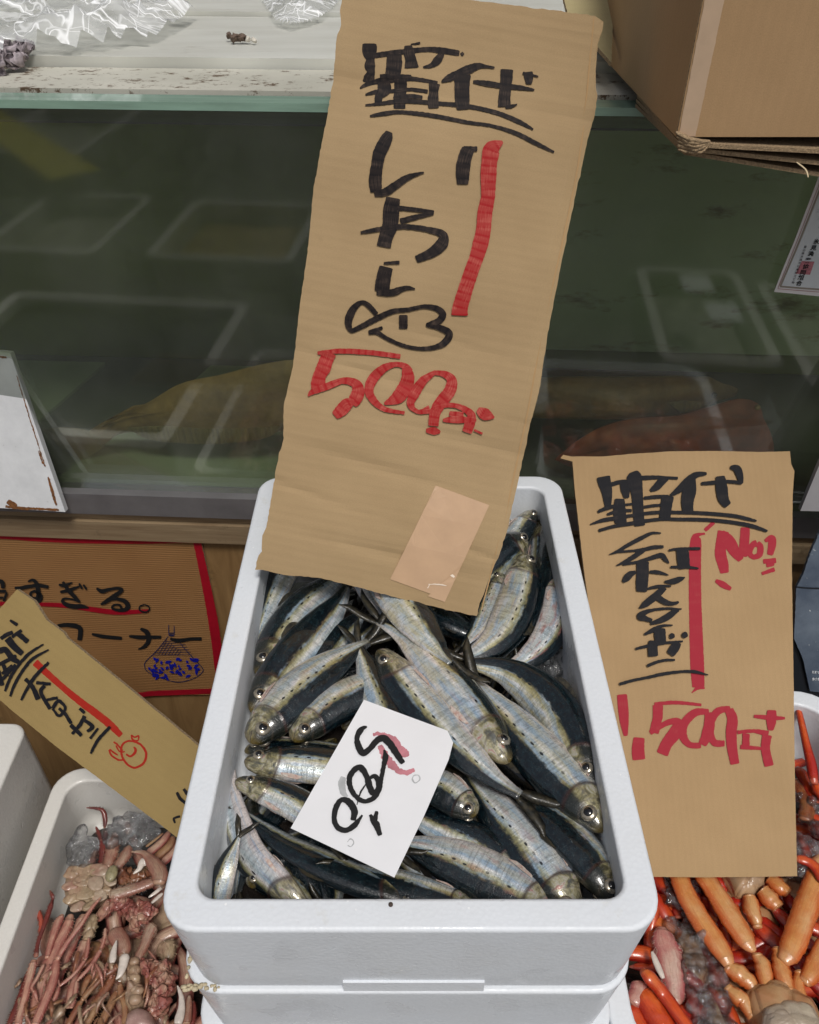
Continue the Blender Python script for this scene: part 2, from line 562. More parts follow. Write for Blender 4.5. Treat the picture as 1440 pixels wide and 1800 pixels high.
# --- plywood counter front under the tank
def mat_wood(name, base, dark, sc=(3, 3, 40)):
    t = NT(name); v = t.coord(sc)
    n = t.noise(v, 2.2, 6, .6, 1.2)
    c = t.mix(t.ramp(n, [(.3, 0), (.72, 1)]), base, dark)
    v2 = t.coord()
    st = t.ramp(t.noise(v2, 17, 6, .7), [(.60, 0), (.72, .7)])
    c = t.mix(st, c, [x*.35 for x in dark])
    return t.fin(c, .55, t.bump(n, .2, .001))
M_ply = mat_wood('plywood', (.30, .18, .075), (.19, .105, .04), (26, 26, 3))
M_wood2 = mat_wood('old_rail_wood', (.30, .22, .13), (.17, .11, .06), (3, 3, 60))
M_steel = simple('dull_steel', (.30, .29, .30), .38, .6, nscale=22, namt=.25, bump=.1)
M_white_al = None

tankstand = thing('tank_counter', 'plywood counter front with an old timber rail carrying the fish tank', 'counter')
slab('plywood_panel', rect(-1.6, 1.6, .0, .018), -CZ, -.707, M_ply, tankstand, TT)
slab('rail', rect(-1.6, 1.6, -.010, .022), -.706, -.676, M_wood2, tankstand, TT)
slab('rail', rect(-1.6, 1.6, -.004, .022), -.675, -.664, M_wood2, tankstand, TT)
slab('worktop', rect(-1.6, 1.6, .0231, .75), -.700, -.664, M_wood2, tankstand, TT)

# --- fish tank
tank = thing('fish_tank', 'large fish tank of murky green water with a ribbed white lid', 'fish tank')
slab('frame', rect(-1.5, 1.5, -.012, .012), -.6612, -.629, M_steel, tank, TT)
t = NT('tank_glass'); v = t.coord()
t.n.remove(t.b)
tr = t.add('ShaderNodeBsdfTransparent'); tr.inputs[0].default_value = (.93, .95, .92, 1)
gl = t.add('ShaderNodeBsdfGlossy'); gl.inputs['Roughness'].default_value = .045; gl.inputs[0].default_value = (1, 1, 1, 1)
fr = t.add('ShaderNodeFresnel'); fr.inputs[0].default_value = 1.52
sm = t.noise(v, 5, 5, .7)
df = t.add('ShaderNodeBsdfDiffuse'); df.inputs[0].default_value = (.45, .47, .42, 1)
mx = t.add('ShaderNodeMixShader'); t.l.new(t.math('MULTIPLY', fr.outputs[0], .62, clamp=True), mx.inputs[0]); t.l.new(tr.outputs[0], mx.inputs[1]); t.l.new(gl.outputs[0], mx.inputs[2])
m2 = t.add('ShaderNodeMixShader'); t.l.new(t.ramp(sm, [(.35, .02), (.75, .09)]), m2.inputs[0]); t.l.new(mx.outputs[0], m2.inputs[1]); t.l.new(df.outputs[0], m2.inputs[2])
t.l.new(m2.outputs[0], t.out.inputs[0])
M_glass = t.m
slab('glass_pane', rect(-1.5, 1.5, .0, .010), -.6288, -.1875, M_glass, tank, TT)
M_brace = simple('glass_brace_edge', (.30, .46, .36), .18, nscale=9, namt=.35, coat=.5, vec_scale=(1, 12, 12))
slab('glass_brace', rect(-1.5, 1.5, .0, .028), -.1870, -.1800, M_brace, tank, TT)
t = NT('dirty_cream'); v = t.coord()
c = t.mix(t.ramp(t.noise(v, 8, 5, .6), [(.35, 0), (.7, 1)]), (.60, .58, .50), (.46, .45, .38))
d = t.ramp(t.noise(t.coord((1, 1.3, 1)), 55, 6, .8), [(.56, 0), (.61, .95)])
c = t.mix(d, c, (.10, .055, .025))
t.fin(c, .45, t.bump(t.noise(v, 60, 4), .3, .001)); M_cream = t.m
slab('top_strip', rect(-1.5, 1.5, .0405, .135), -.1910, -.1785, M_cream, tank, TT)
M_gap = simple('dark_gap', (.02, .03, .025), .5)
slab('gap_strip', rect(-1.5, 1.5, .0283, .0402), -.1920, -.1830, M_gap, tank, TT)  # dark strip filling the gap behind the brace
t = NT('ribbed_lid'); v = t.coord()
w = t.add('ShaderNodeTexWave', wave_type='BANDS', bands_direction='Y'); t.l.new(v, w.inputs[0]); w.inputs['Scale'].default_value = 50; w.inputs['Distortion'].default_value = .15
c = t.mix(t.ramp(t.noise(t.coord((1, 4, 1)), 5, 6, .6), [(.35, 0), (.75, 1)]), (.86, .86, .80), (.66, .65, .58))
c = t.mix(t.math('MULTIPLY', w.outputs['Fac'], .28), c, (.36, .36, .34))
c = t.mix(t.ramp(t.noise(t.coord((1, 3, 1)), 14, 5, .7), [(.6, 0), (.75, .4)]), c, (.25, .2, .14))
t.fin(c, .45, t.bump(w.outputs['Fac'], .5, .0015))
tl_ = t.add('ShaderNodeBsdfTranslucent'); tl_.inputs[0].default_value = (.75, .78, .68, 1)
ml_ = t.add('ShaderNodeMixShader'); ml_.inputs[0].default_value = .22; t.l.new(t.b.outputs[0], ml_.inputs[1]); t.l.new(tl_.outputs[0], ml_.inputs[2]); t.l.new(ml_.outputs[0], t.out.inputs[0]); M_lid = t.m
def board_grid(name, x0, x1, d0, d1, z, h, mat, parent):
    return slab(name, rect(x0, x1, d0, d1), z-h, z, mat, parent, TT)
board_grid('lid', -1.5, 1.5, .1390, .40, -.1690, .018, M_lid, tank)
board_grid('lid', -1.5, 1.5, .4035, .80, -.1640, .016, M_lid, tank)
M_tankwall = simple('tank_wall_green', (.27, .31, .09), .7, nscale=3, namt=.5)
slab('back_wall', rect(-1.5, 1.5, .36, .375), -.66, -.1925, M_tankwall, tank, TT)
slab('tank_floor', rect(-1.5, 1.5, .0125, .3595), -.662, -.640, simple('tank_floor_black', (.012, .018, .018), .6), tank, TT)
t = NT('algae_panel'); v = t.coord()
c = t.mix(t.ramp(t.noise(v, 4, 4, .6), [(.35, 0), (.7, 1)]), (.74, .80, .68), (.62, .70, .58))
c = t.mix(t.ramp(t.noise(t.coord((1, 1, 3)), 7, 6, .7), [(.56, 0), (.68, .85)]), c, (.20, .13, .03))
t.fin(c, .7); M_panel = t.m
slab('divider_panel', rect(.175, .62, .345, .352), -.60, -.193, M_panel, tank, TT)
M_trayg = simple('pale_green_tray', (.55, .70, .48), .6, nscale=6, namt=.3)
slab('floor_plate', [(-.46, .02), (-.165, .02), (-.135, .17), (-.40, .17)], -.639, -.634, M_trayg, tank, TT)
slab('floor_plate', [(-.37, .20), (-.14, .20), (-.12, .33), (-.33, .33)], -.639, -.634, M_trayg, tank, TT)
slab('floor_plate', [(-.78, .05), (-.56, .05), (-.50, .33), (-.80, .33)], -.639, -.634, M_trayg, tank, TT)

# murky water: the green comes from absorption in the water itself
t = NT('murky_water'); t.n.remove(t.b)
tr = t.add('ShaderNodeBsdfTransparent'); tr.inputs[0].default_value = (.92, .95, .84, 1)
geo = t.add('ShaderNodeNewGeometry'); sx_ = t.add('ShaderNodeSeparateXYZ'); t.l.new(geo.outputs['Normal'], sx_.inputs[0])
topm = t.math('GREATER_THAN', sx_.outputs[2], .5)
scum_and_reflection = t.add('ShaderNodeBsdfDiffuse'); scum_and_reflection.inputs[0].default_value = (.30, .31, .28, 1)  # reflection of lid and back wall painted as gray on the water top
mw_ = t.add('ShaderNodeMixShader'); t.l.new(t.math('MULTIPLY', topm, .5), mw_.inputs[0]); t.l.new(tr.outputs[0], mw_.inputs[1]); t.l.new(scum_and_reflection.outputs[0], mw_.inputs[2])
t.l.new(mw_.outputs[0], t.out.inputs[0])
va = t.add('ShaderNodeVolumeAbsorption'); va.inputs['Color'].default_value = (.66, .68, .46, 1); va.inputs['Density'].default_value = .45
t.l.new(va.outputs[0], t.out.inputs['Volume'])
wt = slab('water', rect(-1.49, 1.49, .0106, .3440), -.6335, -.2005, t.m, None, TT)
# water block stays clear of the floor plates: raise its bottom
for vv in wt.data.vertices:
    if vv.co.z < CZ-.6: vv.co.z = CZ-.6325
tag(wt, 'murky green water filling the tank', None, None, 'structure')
slab('water_line', rect(-1.49, 1.49, .0102, .0105), -.2016, -.1996, simple('scum_and_reflection', (.03, .03, .02), .5), tank, TT)

# fish lying in the tank
def pillow(name, poly, plane, thick, mat, parent, sub=3):
    """flat-bodied shape from an outline, thickest in the middle"""
    P = [plane.loc(*p) for p in smooth_pts(poly+[poly[0]], len(poly)*4)][:-1]
    cx = sum(p[0] for p in P)/len(P); cy = sum(p[1] for p in P)/len(P)
    # spine-based: scale rings inward
    lv = [(1, 0), (.93, .35), (.8, .62), (.6, .83), (.35, .96), (.12, 1)]
    verts, faces = [], []
    us = [p[0] for p in P]; u0, u1 = min(us), max(us)
    n = len(P)
    for sgn in (1, -1):
        for k, (s_, hh) in enumerate(lv):
            for (u, v) in P:
                # shrink strongly across, gently along
                uu = cx+(u-cx)*(.55+.45*s_) if s_ < 1 else u
                vv = cy+(v-cy)*s_
                edge = 1-.5*abs((u-cx)/(u1-cx if u > cx else cx-u0))**2
                verts.append(plane.at(uu, vv, sgn*hh*thick*edge))
    m = len(lv)
    for side in (0, 1):
        b = side*m*n
        for k in range(m-1):
            for j in range(n):
                j2 = (j+1) % n
                f = (b+k*n+j, b+k*n+j2, b+(k+1)*n+j2, b+(k+1)*n+j)
                faces.append(f if side == 0 else f[::-1])
        f = tuple(b+(m-1)*n+j for j in range(n)); faces.append(f if side == 0 else f[::-1])
    o = mesh_obj(name, verts, faces, mat, parent, smooth=True)
    return o
t = NT('flatfish_skin'); v = t.coord()
c = t.mix(t.ramp(t.noise(v, 35, 6, .7), [(.3, 0), (.7, 1)]), (.42, .27, .10), (.20, .125, .045))
t.fin(c, .4, t.bump(t.noise(v, 160, 4), .4, .002)); M_flat = t.m
M_fin = simple('flatfish_fin', (.30, .23, .08), .5, nscale=260, namt=.6, vec_scale=(1, 1, .05), bump=.8, bscale=260)
M_red = simple('red_fish_skin', (.48, .12, .045), .45, nscale=40, namt=.6)
M_eye_dark = simple('eye_black', (.004, .004, .005), .06, coat=1)
def Z8(l): return [(x/2.3226, 450+y/2.3226) for x, y in l]
def Z7(l): return [(920+x/2.769, 400+y/2.769) for x, y in l]
ff = thing('flatfish', 'large olive flatfish on the tank floor left of the big price sign', 'fish', 'fish lying in the tank')
pl = tplane(.075)
pillow('body', Z8([(330, 735), (470, 665), (600, 600), (740, 520), (900, 485), (1080, 440), (1230, 425), (1400, 470), (1480, 560), (1400, 650), (1230, 705), (1090, 715), (900, 722), (700, 718), (560, 715), (460, 735), (390, 790)]), pl, .018, M_flat, ff)
pillow('fin', Z8([(520, 700), (700, 690), (900, 690), (1100, 680), (1150, 700), (1080, 745), (900, 768), (740, 765), (600, 748)]), tplane(.062), .003, M_fin, ff)
pillow('tail_fin', Z8([(170, 705), (280, 700), (400, 725), (430, 770), (380, 810), (320, 842), (290, 800), (230, 770)]), tplane(.070), .004, M_fin, ff)
fb = thing('rockfish', 'long brown fish with a pale snout in the tank right of the big sign', 'fish', 'fish lying in the tank')
pl = tplane(.085)
pillow('body', Z7([(-60, 740), (200, 732), (500, 735), (750, 728), (880, 730), (920, 728), (950, 752), (1010, 768), (1048, 788), (1040, 815), (960, 832), (900, 870), (800, 905), (500, 922), (200, 925), (-60, 900)]), pl, .022, M_flat, fb)
def ball(name, c, r, mat, parent, sq=(1, 1, 1), seg=12, M=None):
    bm = bmesh.new(); bmesh.ops.create_uvsphere(bm, u_segments=seg, v_segments=seg//2+2, radius=r)
    for vv in bm.verts:
        vv.co = Vector((vv.co.x*sq[0], vv.co.y*sq[1], vv.co.z*sq[2]))
        if M: vv.co = M @ vv.co
        vv.co += c
    return bm_obj(name, bm, mat, parent, True)
ball('eye', pl.px(920+915/2.769, 400+782/2.769, .016), .0035, M_eye_dark, fb)
pillow('fin', Z7([(700, 850), (800, 842), (905, 870), (880, 930), (780, 910)]), tplane(.060), .003, M_fin, fb)
fr_ = thing('red_fish', 'rusty red fish in the tank directly above the right price sign', 'fish', 'fish lying in the tank')
pillow('body', Z7([(150, 1130), (260, 1040), (400, 965), (560, 930), (760, 915), (920, 870), (1060, 832), (1150, 862), (1165, 920), (1205, 1000), (1220, 1100), (1160, 1160), (700, 1190), (300, 1180)]), tplane(.045), .02, M_red, fr_)
ball('eye', tplane(.03).px(920+1140/2.769, 400+875/2.769), .0035, M_flat, fr_)
for r_ in (ff, fb, fr_): place_root(r_)

# ================================================================= FOAM BOXES
stackG = 'foam boxes stacked under the sardines'
BX = (-.1640, .1655)
sard = thing('foam_box', 'white foam box brimming with sardines, topmost of the middle stack', 'foam box', stackG)
foam_box('shell', BX[0], BX[1], .2385, .7285, -.54, .1015, .0215, .026, M_foam, sard, taper=.005, depth=.080)
# lower boxes of the stack: their rims stick out a little under the one above
b2 = thing('foam_box', 'white foam box directly under the box of sardines, with a shallow tab at its front', 'foam box', stackG)
foam_box('shell', BX[0]-.0035, BX[1]-.001, .2400, .7245, -.6420, .098, .0215, .030, M_foam, b2, taper=.006, depth=.02)
tab = [(-.042, .2455), (-.040, .2427), (.0475, .2427), (.0495, .2455), (.0495, .262), (-.042, .262)]
slab('tab', [(-.0475, .2412), (.0535, .2412), (.0535, .2432), (-.0475, .2432)], -.6440, -.6280, M_foam, b2)
b3 = thing('foam_box', 'white foam box at the foot of the middle stack, only its front corner in view', 'foam box', stackG)
foam_box('shell', BX[0]-.008, BX[1]+.000, .2380, .7265, -.7405, .12, .0215, .030, M_foam, b3, taper=.006, depth=.02)
for b in (b2, b3): place_root(b)
# grime on the seam corner
bits = []
bm = bmesh.new()
for i in range(46):
    a = random.random()
    p = T0(BX[0]+.000+.034*a*random.random(), .2425+random.uniform(-.001, .003), -.6415) if a > .3 else T0(BX[0]+.001, .250+random.uniform(0, .03), -.6415)
    m_ = Matrix.Translation(p) @ Matrix.Diagonal((random.uniform(.6, 1.6), 1, random.uniform(.4, .9), 1))
    bmesh.ops.create_icosphere(bm, subdivisions=1, radius=random.uniform(.0008, .0024), matrix=m_)
bm_obj('dirt', bm, simple('yellow_grime', (.62, .52, .34), .6, nscale=200, namt=.5), sard, True)
# small dark speck on front rim
bm = bmesh.new(); bmesh.ops.create_icosphere(bm, subdivisions=2, radius=.0016, matrix=Matrix.Translation(atz(687, 1590, -.5395)))
bm_obj('speck', bm, simple('brown_speck', (.05, .03, .02), .6), sard, True)
place_root(sard)

crabL = thing('foam_box', 'dingy white foam box of pink crabs at bottom left under the narrow sign', 'foam box', 'foam boxes of crab beside the stack')
foam_box('shell', -.402, -.165, .10, .545, -.820, .20, .018, .030, M_foam2, crabL, taper=.012, depth=.11)
place_root(crabL)
crabR = thing('foam_box', 'white foam box of red crabs at the right edge behind the larger right sign', 'foam box', 'foam boxes of crab beside the stack')
foam_box('shell', .165, .488, .21, .6, -.750, .27, .020, .050, M_foam, crabR, taper=.012, depth=.11)
place_root(crabR)
# far-left box: its right wall and rim at the picture's left edge
fl = thing('foam_box', 'weathered foam box at the far left edge with something dark inside', 'foam box')
foam_box('shell', -.95, -.421, .02, .556, -.752, .26, .024, .018, M_foam2, fl, taper=.0, depth=.09)
place_root(fl)
bd = slab('tray_filling', rect(-.92, -.449, .05, .528), -.800, -.772, simple('dark_wet_mass', (.012, .012, .014), .15, nscale=60, bump=.8), None)
tag(bd, 'dark wet shellfish mass inside the far-left foam box', None, None, 'stuff')
# neighbouring boxes beside and behind the photographer: the glass mirrors them
NB = 'foam boxes mirrored in the tank glass'
def neighbour(lb, x0, x1, y0, y1, z, fill=None):
    o = thing('foam_box', lb, 'foam box', NB)
    foam_box('shell', x0, x1, y0, y1, z, .14, .022, .03, M_foam2, o, taper=.008, depth=.10)
    if fill: slab('ice_bed', rect(x0+.035, x1-.035, y0+.035, y1-.035), z-.097, z-.050, fill, o)
    place_root(o)
M_fill = simple('catch_gray', (.52, .50, .44), .3, nscale=40, namt=.8, bump=1, bscale=60)
M_fill2 = simple('catch_ochre', (.55, .38, .14), .4, nscale=30, namt=.7, bump=1, bscale=60)
neighbour('foam box with two white cards, mirrored in the glass right of the big sign', .410, .640, -.26, .185, -.75, M_fill)
neighbour('foam box mirrored in the glass at left, under the yellow tag', -1.16, -.86, -.62, -.20, -.75, M_fill)
neighbour('foam box of ochre catch mirrored in the glass just left of the big sign', -.74, -.38, -.60, -.20, -.75, M_fill2)
neighbour('foam box mirrored in the glass right of the two-card box', .665, .98, -.20, .30, -.75, M_fill)
neighbour('foam box mirrored low in the glass at far left', -1.50, -1.15, -1.35, -.80, -.70, M_fill)
for k, (x, y, a_) in enumerate([(.50, -.04, .3), (.53, .09, -.1)]):
    o = slab('price_card', [(x-.03, y-.04), (x+.03, y-.045), (x+.032, y+.035), (x-.028, y+.04)], -.6935, -.6930, M_paper, None)
    tag(o, ['small white card on the catch mirrored right, farther from the glass', 'small white card on the catch mirrored right, nearer the glass'][k], 'price card')
o = slab('yellow_tag', [(-1.78, -1.24), (-1.70, -1.34), (-1.02, -.66), (-1.12, -.56)], -.6990, -.6975, simple('yellow_tag', (.62, .52, .04), .5), None)
tag(o, 'yellow cardboard tag across a foam box, mirrored at the upper left of the glass', 'tag')
# pallets / plinths that lift the boxes
for nm, lb, x0, x1, y0, y1, z in (('plastic_crate', 'dark plastic crate under the left crab box', -.40, -.19, .0, .53, -1.0205), ('plastic_crate', 'dark plastic crate under the right crab box', .20, .46, .0, .58, -1.0205), ('plastic_crate', 'dark plastic crate under the far-left box', -.93, -.45, .04, .53, -1.0125), ('plastic_crate', 'dark plastic crate under the middle stack', -.14, .14, .26, .70, -.8430)):
    o = slab(nm, rect(x0, x1, y0, y1), -CZ+.0, z, simple('crate_plastic', (.02, .022, .03), .5)); tag(o, lb, 'crate', 'crates the boxes stand on')

# ================================================================= CARDBOARD SIGNS
def Zf(ox, oy, k): return (ox, oy, k)
# --- the big sign: bottom rests on the box rim and the fish, top leans on the tank edge
def warpA(u, v):
    s_ = 0
    for v0, a_, sl, wd in ((.125, .0016, -.10, .006), (.085, .0013, -.14, .004), (.165, .0010, -.06, .005), (.205, .0012, -.12, .004), (.045, .0018, -.05, .006), (.43, .0012, .03, .006), (.25, .0006, -.09, .003)):
        s_ -= a_*math.exp(-((v-v0-sl*u)/wd)**2)*(.6+.4*math.sin(u*30+v0*90))
    return s_+ .0022*math.sin(v*21+u*5)+.0012*math.sin(v*55-u*14)+.0016*math.sin(u*24+1)
a = atdepth(447, 998, .762); b = atdepth(842, 1081, .758); c = atdepth(603, 0, .676)
plA = Plane(a, b, c, warpA)
c0_, c1_ = plA.loc(1033, 180), plA.loc(860, 1040)
cl_ = math.dist(c0_, c1_); cn_ = ((c0_[1]-c1_[1])/cl_, -(c0_[0]-c1_[0])/cl_)
if (plA.loc(1100, 200)[0]-c0_[0])*cn_[0]+(plA.loc(1100, 200)[1]-c0_[1])*cn_[1] < 0: cn_ = (-cn_[0], -cn_[1])
def warpA2(u, v):
    d = (u-c0_[0])*cn_[0]+(v-c0_[1])*cn_[1]
    return warpA(u, v)-.22*max(0.0, d+.001)-.0009*math.exp(-(d/.002)**2)
plA.warp = warpA2
bigs = thing('price_sign', 'tall tan cardboard sign with black and red brush writing over the sardine box', 'price sign')
polyA = [(449, 1001), (456, 975), (462, 968), (463, 940), (470, 925), (487, 820), (500, 770), (500, 712), (515, 640), (524, 560), (540, 450), (552, 335), (575, 215), (585, 150), (592, 70), (600, 45), (598, 20), (606, -22), (720, -12), (860, 2), (980, 16), (1046, 26), (1062, 36), (1060, 52), (1052, 74), (1050, 110), (1049, 150), (1052, 165), (1047, 200), (1035, 240), (1015, 330), (1002, 390), (985, 470), (968, 560), (948, 690), (932, 750), (922, 800), (908, 862), (892, 930), (878, 975), (862, 1010), (852, 1040), (843, 1060), (838, 1082), (790, 1073), (700, 1052), (640, 1035), (560, 1015), (500, 1010), (462, 1001)]
board('board', polyA, plA, .0042, M_cardA, M_edge, bigs, tear=.0009, cell=.0045)
# the fold along its right side and the crushed top corner
fold = [(1043, 40), (1049, 42), (1025, 240), (990, 400), (960, 560), (925, 740), (895, 870), (858, 1040), (846, 1070), (839, 1070), (852, 1036), (889, 865), (918, 735), (953, 556), (983, 397), (1019, 236)]
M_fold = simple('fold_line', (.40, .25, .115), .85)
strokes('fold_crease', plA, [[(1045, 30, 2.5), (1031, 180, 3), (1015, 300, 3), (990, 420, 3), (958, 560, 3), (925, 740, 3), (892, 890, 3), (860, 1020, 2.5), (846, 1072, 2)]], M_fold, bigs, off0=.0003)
Tt = Zf(600, 60, 3.6); Ss = Zf(560, 40, 2.88); Rr = Zf(440, 480, 2.88)
blk = []
def cv(tf, lists):
    return [[(tf[0]+x/tf[2], tf[1]+y/tf[2], w/tf[2]) for x, y, w in st] for st in lists]
blk += cv(Tt, [
 [(180, 62, 85), (180, 95, 95), (180, 130, 85), (185, 165, 55), (182, 205, 70), (190, 240, 48), (178, 275, 70), (170, 310, 70)],
 [(120, 348, 10), (150, 325, 26), (210, 305, 30), (280, 290, 50), (360, 280, 48), (450, 282, 30), (530, 292, 26), (610, 305, 22)],
 [(200, 140, 32), (300, 125, 36), (420, 108, 34), (540, 95, 32), (640, 100, 40), (748, 115, 34)], [(757, 125, 26), (775, 112, 22)],
 [(335, 130, 95), (335, 200, 100), (325, 262, 95)], [(375, 265, 80), (375, 350, 80), (370, 420, 75), (370, 478, 75)],
 [(424, 72, 44), (428, 110, 66), (440, 160, 72), (445, 214, 92)], [(440, 66, 9), (500, 54, 16)],
 [(640, 115, 30), (610, 160, 52), (570, 195, 32), (518, 208, 12)],
 [(245, 268, 26), (350, 270, 30), (444, 268, 22)],
 [(155, 390, 12), (220, 370, 30), (330, 360, 25), (440, 350, 24), (548, 362, 26)],
 [(330, 408, 18), (430, 395, 32), (515, 400, 22)],
 [(155, 458, 12), (260, 445, 25), (360, 430, 30), (480, 430, 30), (620, 440, 28), (740, 448, 30), (860, 465, 30), (1000, 500, 30), (1130, 555, 30), (1215, 602, 12)],
 [(265, 300, 75), (272, 350, 85), (240, 400, 52), (235, 450, 44)],
 [(590, 310, 74), (585, 360, 60), (582, 420, 70), (585, 472, 66)],
 [(185, 528, 16), (280, 510, 30), (370, 500, 25), (500, 510, 28), (640, 530, 28), (800, 560, 25), (950, 580, 22), (1100, 625, 28), (1230, 690, 28), (1347, 748, 14)],
 [(635, 300, 12), (680, 275, 48), (740, 245, 48), (800, 220, 58), (860, 195, 42), (910, 195, 24), (972, 203, 14)],
 [(765, 250, 112), (765, 320, 96), (765, 400, 94), (772, 478, 80)],
 [(835, 295, 20), (920, 305, 38), (1020, 320, 35), (1130, 330, 32), (1225, 345, 14)],
 [(1050, 212, 82), (1045, 300, 76), (1033, 400, 76), (1035, 455, 84)], [(1040, 458, 20), (1080, 452, 22), (1115, 438, 8)],
 [(1185, 228, 60), (1190, 270, 54), (1190, 308, 36)], [(1150, 235, 18), (1250, 258, 12)]])
blk += cv(Ss, [
 [(362, 560, 34), (345, 600, 62), (312, 670, 66), (300, 730, 60), (290, 800, 66), (295, 862, 60)], [(285, 872, 28), (340, 862, 40), (390, 830, 40), (455, 788, 30), (535, 762, 8)],
 [(733, 640, 24), (804, 642, 26)], [(758, 640, 66), (738, 700, 70), (730, 760, 72), (730, 820, 56)],
 [(380, 890, 70), (370, 950, 82), (365, 1020, 80), (342, 1090, 72), (332, 1138, 72)], [(400, 940, 24), (500, 950, 22), (585, 962, 20)], [(583, 965, 18), (500, 985, 26), (415, 1008, 30)],
 [(215, 1065, 14), (330, 1045, 26), (440, 1035, 26), (560, 1050, 30), (630, 1075, 42), (625, 1120, 62), (575, 1165, 52), (495, 1200, 36)],
 [(332, 1220, 14), (412, 1215, 18)], [(345, 1238, 68), (330, 1300, 74), (322, 1362, 76)], [(295, 1370, 20), (370, 1368, 36), (440, 1345, 26), (490, 1348, 8)]])
blk += cv(Rr, [
 [(640, 210, 26), (600, 165, 26), (565, 150, 22), (525, 180, 36), (498, 240, 40), (510, 290, 24), (560, 272, 26), (640, 230, 30), (720, 195, 26), (800, 185, 22), (880, 170, 22), (945, 180, 30), (975, 210, 36), (950, 245, 34), (898, 262, 20), (955, 275, 30), (1008, 305, 36), (985, 350, 36), (935, 375, 26), (860, 382, 20), (780, 368, 20), (700, 335, 20), (640, 300, 24), (605, 300, 22), (670, 276, 16)],
 [(775, 212, 44), (775, 282, 44)]])
strokes('black_writing', plA, blk, M_inkA, bigs)
redl = cv(Ss, [[(932, 605, 12), (880, 640, 82), (865, 710, 80), (860, 780, 80), (858, 880, 70), (843, 960, 75), (835, 1050, 75), (820, 1120, 80), (800, 1190, 72), (770, 1270, 72), (745, 1350, 75), (718, 1440, 78), (700, 1500, 80), (668, 1480, 2)][:12]])
redl[0] = redl[0]+[(440+x/2.88, 480+y/2.88, w/2.88) for x, y, w in [(1060, 215, 84)]]
redl += cv(Rr, [
 [(340, 405, 18), (450, 395, 26), (600, 402, 26), (760, 422, 24)], [(400, 402, 76), (385, 440, 70), (372, 480, 74), (352, 520, 66), (345, 560, 72), (338, 592, 56)],
 [(295, 622, 8), (320, 600, 30), (400, 570, 36), (470, 545, 32), (530, 558, 48), (548, 596, 64), (535, 635, 66), (515, 660, 56)], [(530, 648, 20), (495, 662, 60), (462, 695, 62), (430, 722, 40)],
 [(800, 500, 50), (785, 474, 34), (740, 462, 26), (680, 480, 40), (625, 530, 52), (602, 590, 46), (622, 640, 38), (680, 688, 26), (782, 708, 16)], [(790, 478, 46), (798, 530, 66), (782, 580, 72), (745, 630, 66), (680, 662, 14)],
 [(935, 503, 22), (875, 545, 44), (832, 610, 52), (812, 665, 38), (850, 702, 22), (910, 690, 44)], [(925, 503, 20), (985, 512, 34), (1020, 545, 52), (1008, 600, 62), (965, 655, 62), (935, 710, 56), (928, 775, 52)], [(890, 797, 20), (930, 800, 40), (962, 806, 14)],
 [(930, 680, 26), (1010, 668, 24), (1075, 684, 28), (1118, 716, 40), (1112, 760, 52), (1096, 808, 50)], [(1008, 712, 24), (1080, 718, 34)], [(975, 745, 16), (1045, 742, 38), (1145, 745, 14)],
 [(1152, 690, 28), (1190, 715, 62), (1236, 732, 12)], [(1133, 795, 10), (1176, 814, 14)]])
strokes('red_writing', plA, redl, M_redA, bigs, off0=.0017)
# brown tape
tape = board('tape', [(766, 854), (860, 888), (782, 1058), (752, 1048), (757, 1044), (686, 1018)], plA, .0003, M_tape, M_tape, bigs, tear=.0002, off=.0009, cell=.03)
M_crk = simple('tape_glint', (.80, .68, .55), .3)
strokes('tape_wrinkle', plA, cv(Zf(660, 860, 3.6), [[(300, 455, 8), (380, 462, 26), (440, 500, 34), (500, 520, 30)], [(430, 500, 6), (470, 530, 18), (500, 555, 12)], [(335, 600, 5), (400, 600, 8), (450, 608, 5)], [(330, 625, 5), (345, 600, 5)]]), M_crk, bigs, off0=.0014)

# --- the right sign: foot in the crab box, head against the glass
a = atdepth(1165, 1542, .800); b = atdepth(1401, 1540, .800); c = atdepth(1003, 812, .915)
plB = Plane(a, b, c, lambda u, v: .0012*math.sin(u*19+v*6))
rs = thing('price_sign', 'tan cardboard sign marked NO1 in red, right of the sardine box', 'price sign')
polyB = [(1006, 812), (985, 806), (990, 800), (1004, 803), (1060, 803), (1110, 798), (1180, 793), (1260, 792), (1340, 794), (1389, 793), (1391, 815), (1397, 828), (1394, 870), (1393, 1000), (1396, 1200), (1398, 1400), (1401, 1540), (1240, 1542), (1100, 1541), (1086, 1450), (1060, 1250), (1026, 1000), (1010, 860)]
board('board', polyB, plB, .0042, M_cardB, M_edge, rs, tear=.0003)
Vv = Zf(1020, 800, 4.235); Ww = Zf(1060, 920, 6); Uu = Zf(980, 780, 3.13); Xx = Zf(980, 1180, 2.903)
redB = cv(Ww, [[(1075, 75, 40), (1172, -12, 42)], [(1078, 108, 22), (1010, 120, 40), (985, 150, 100), (975, 250, 128), (970, 400, 128), (970, 800, 132), (980, 1200, 142), (990, 1500, 146), (1002, 1730, 130)], [(930, 1790, 8), (1000, 1735, 40), (1070, 1740, 20)]])
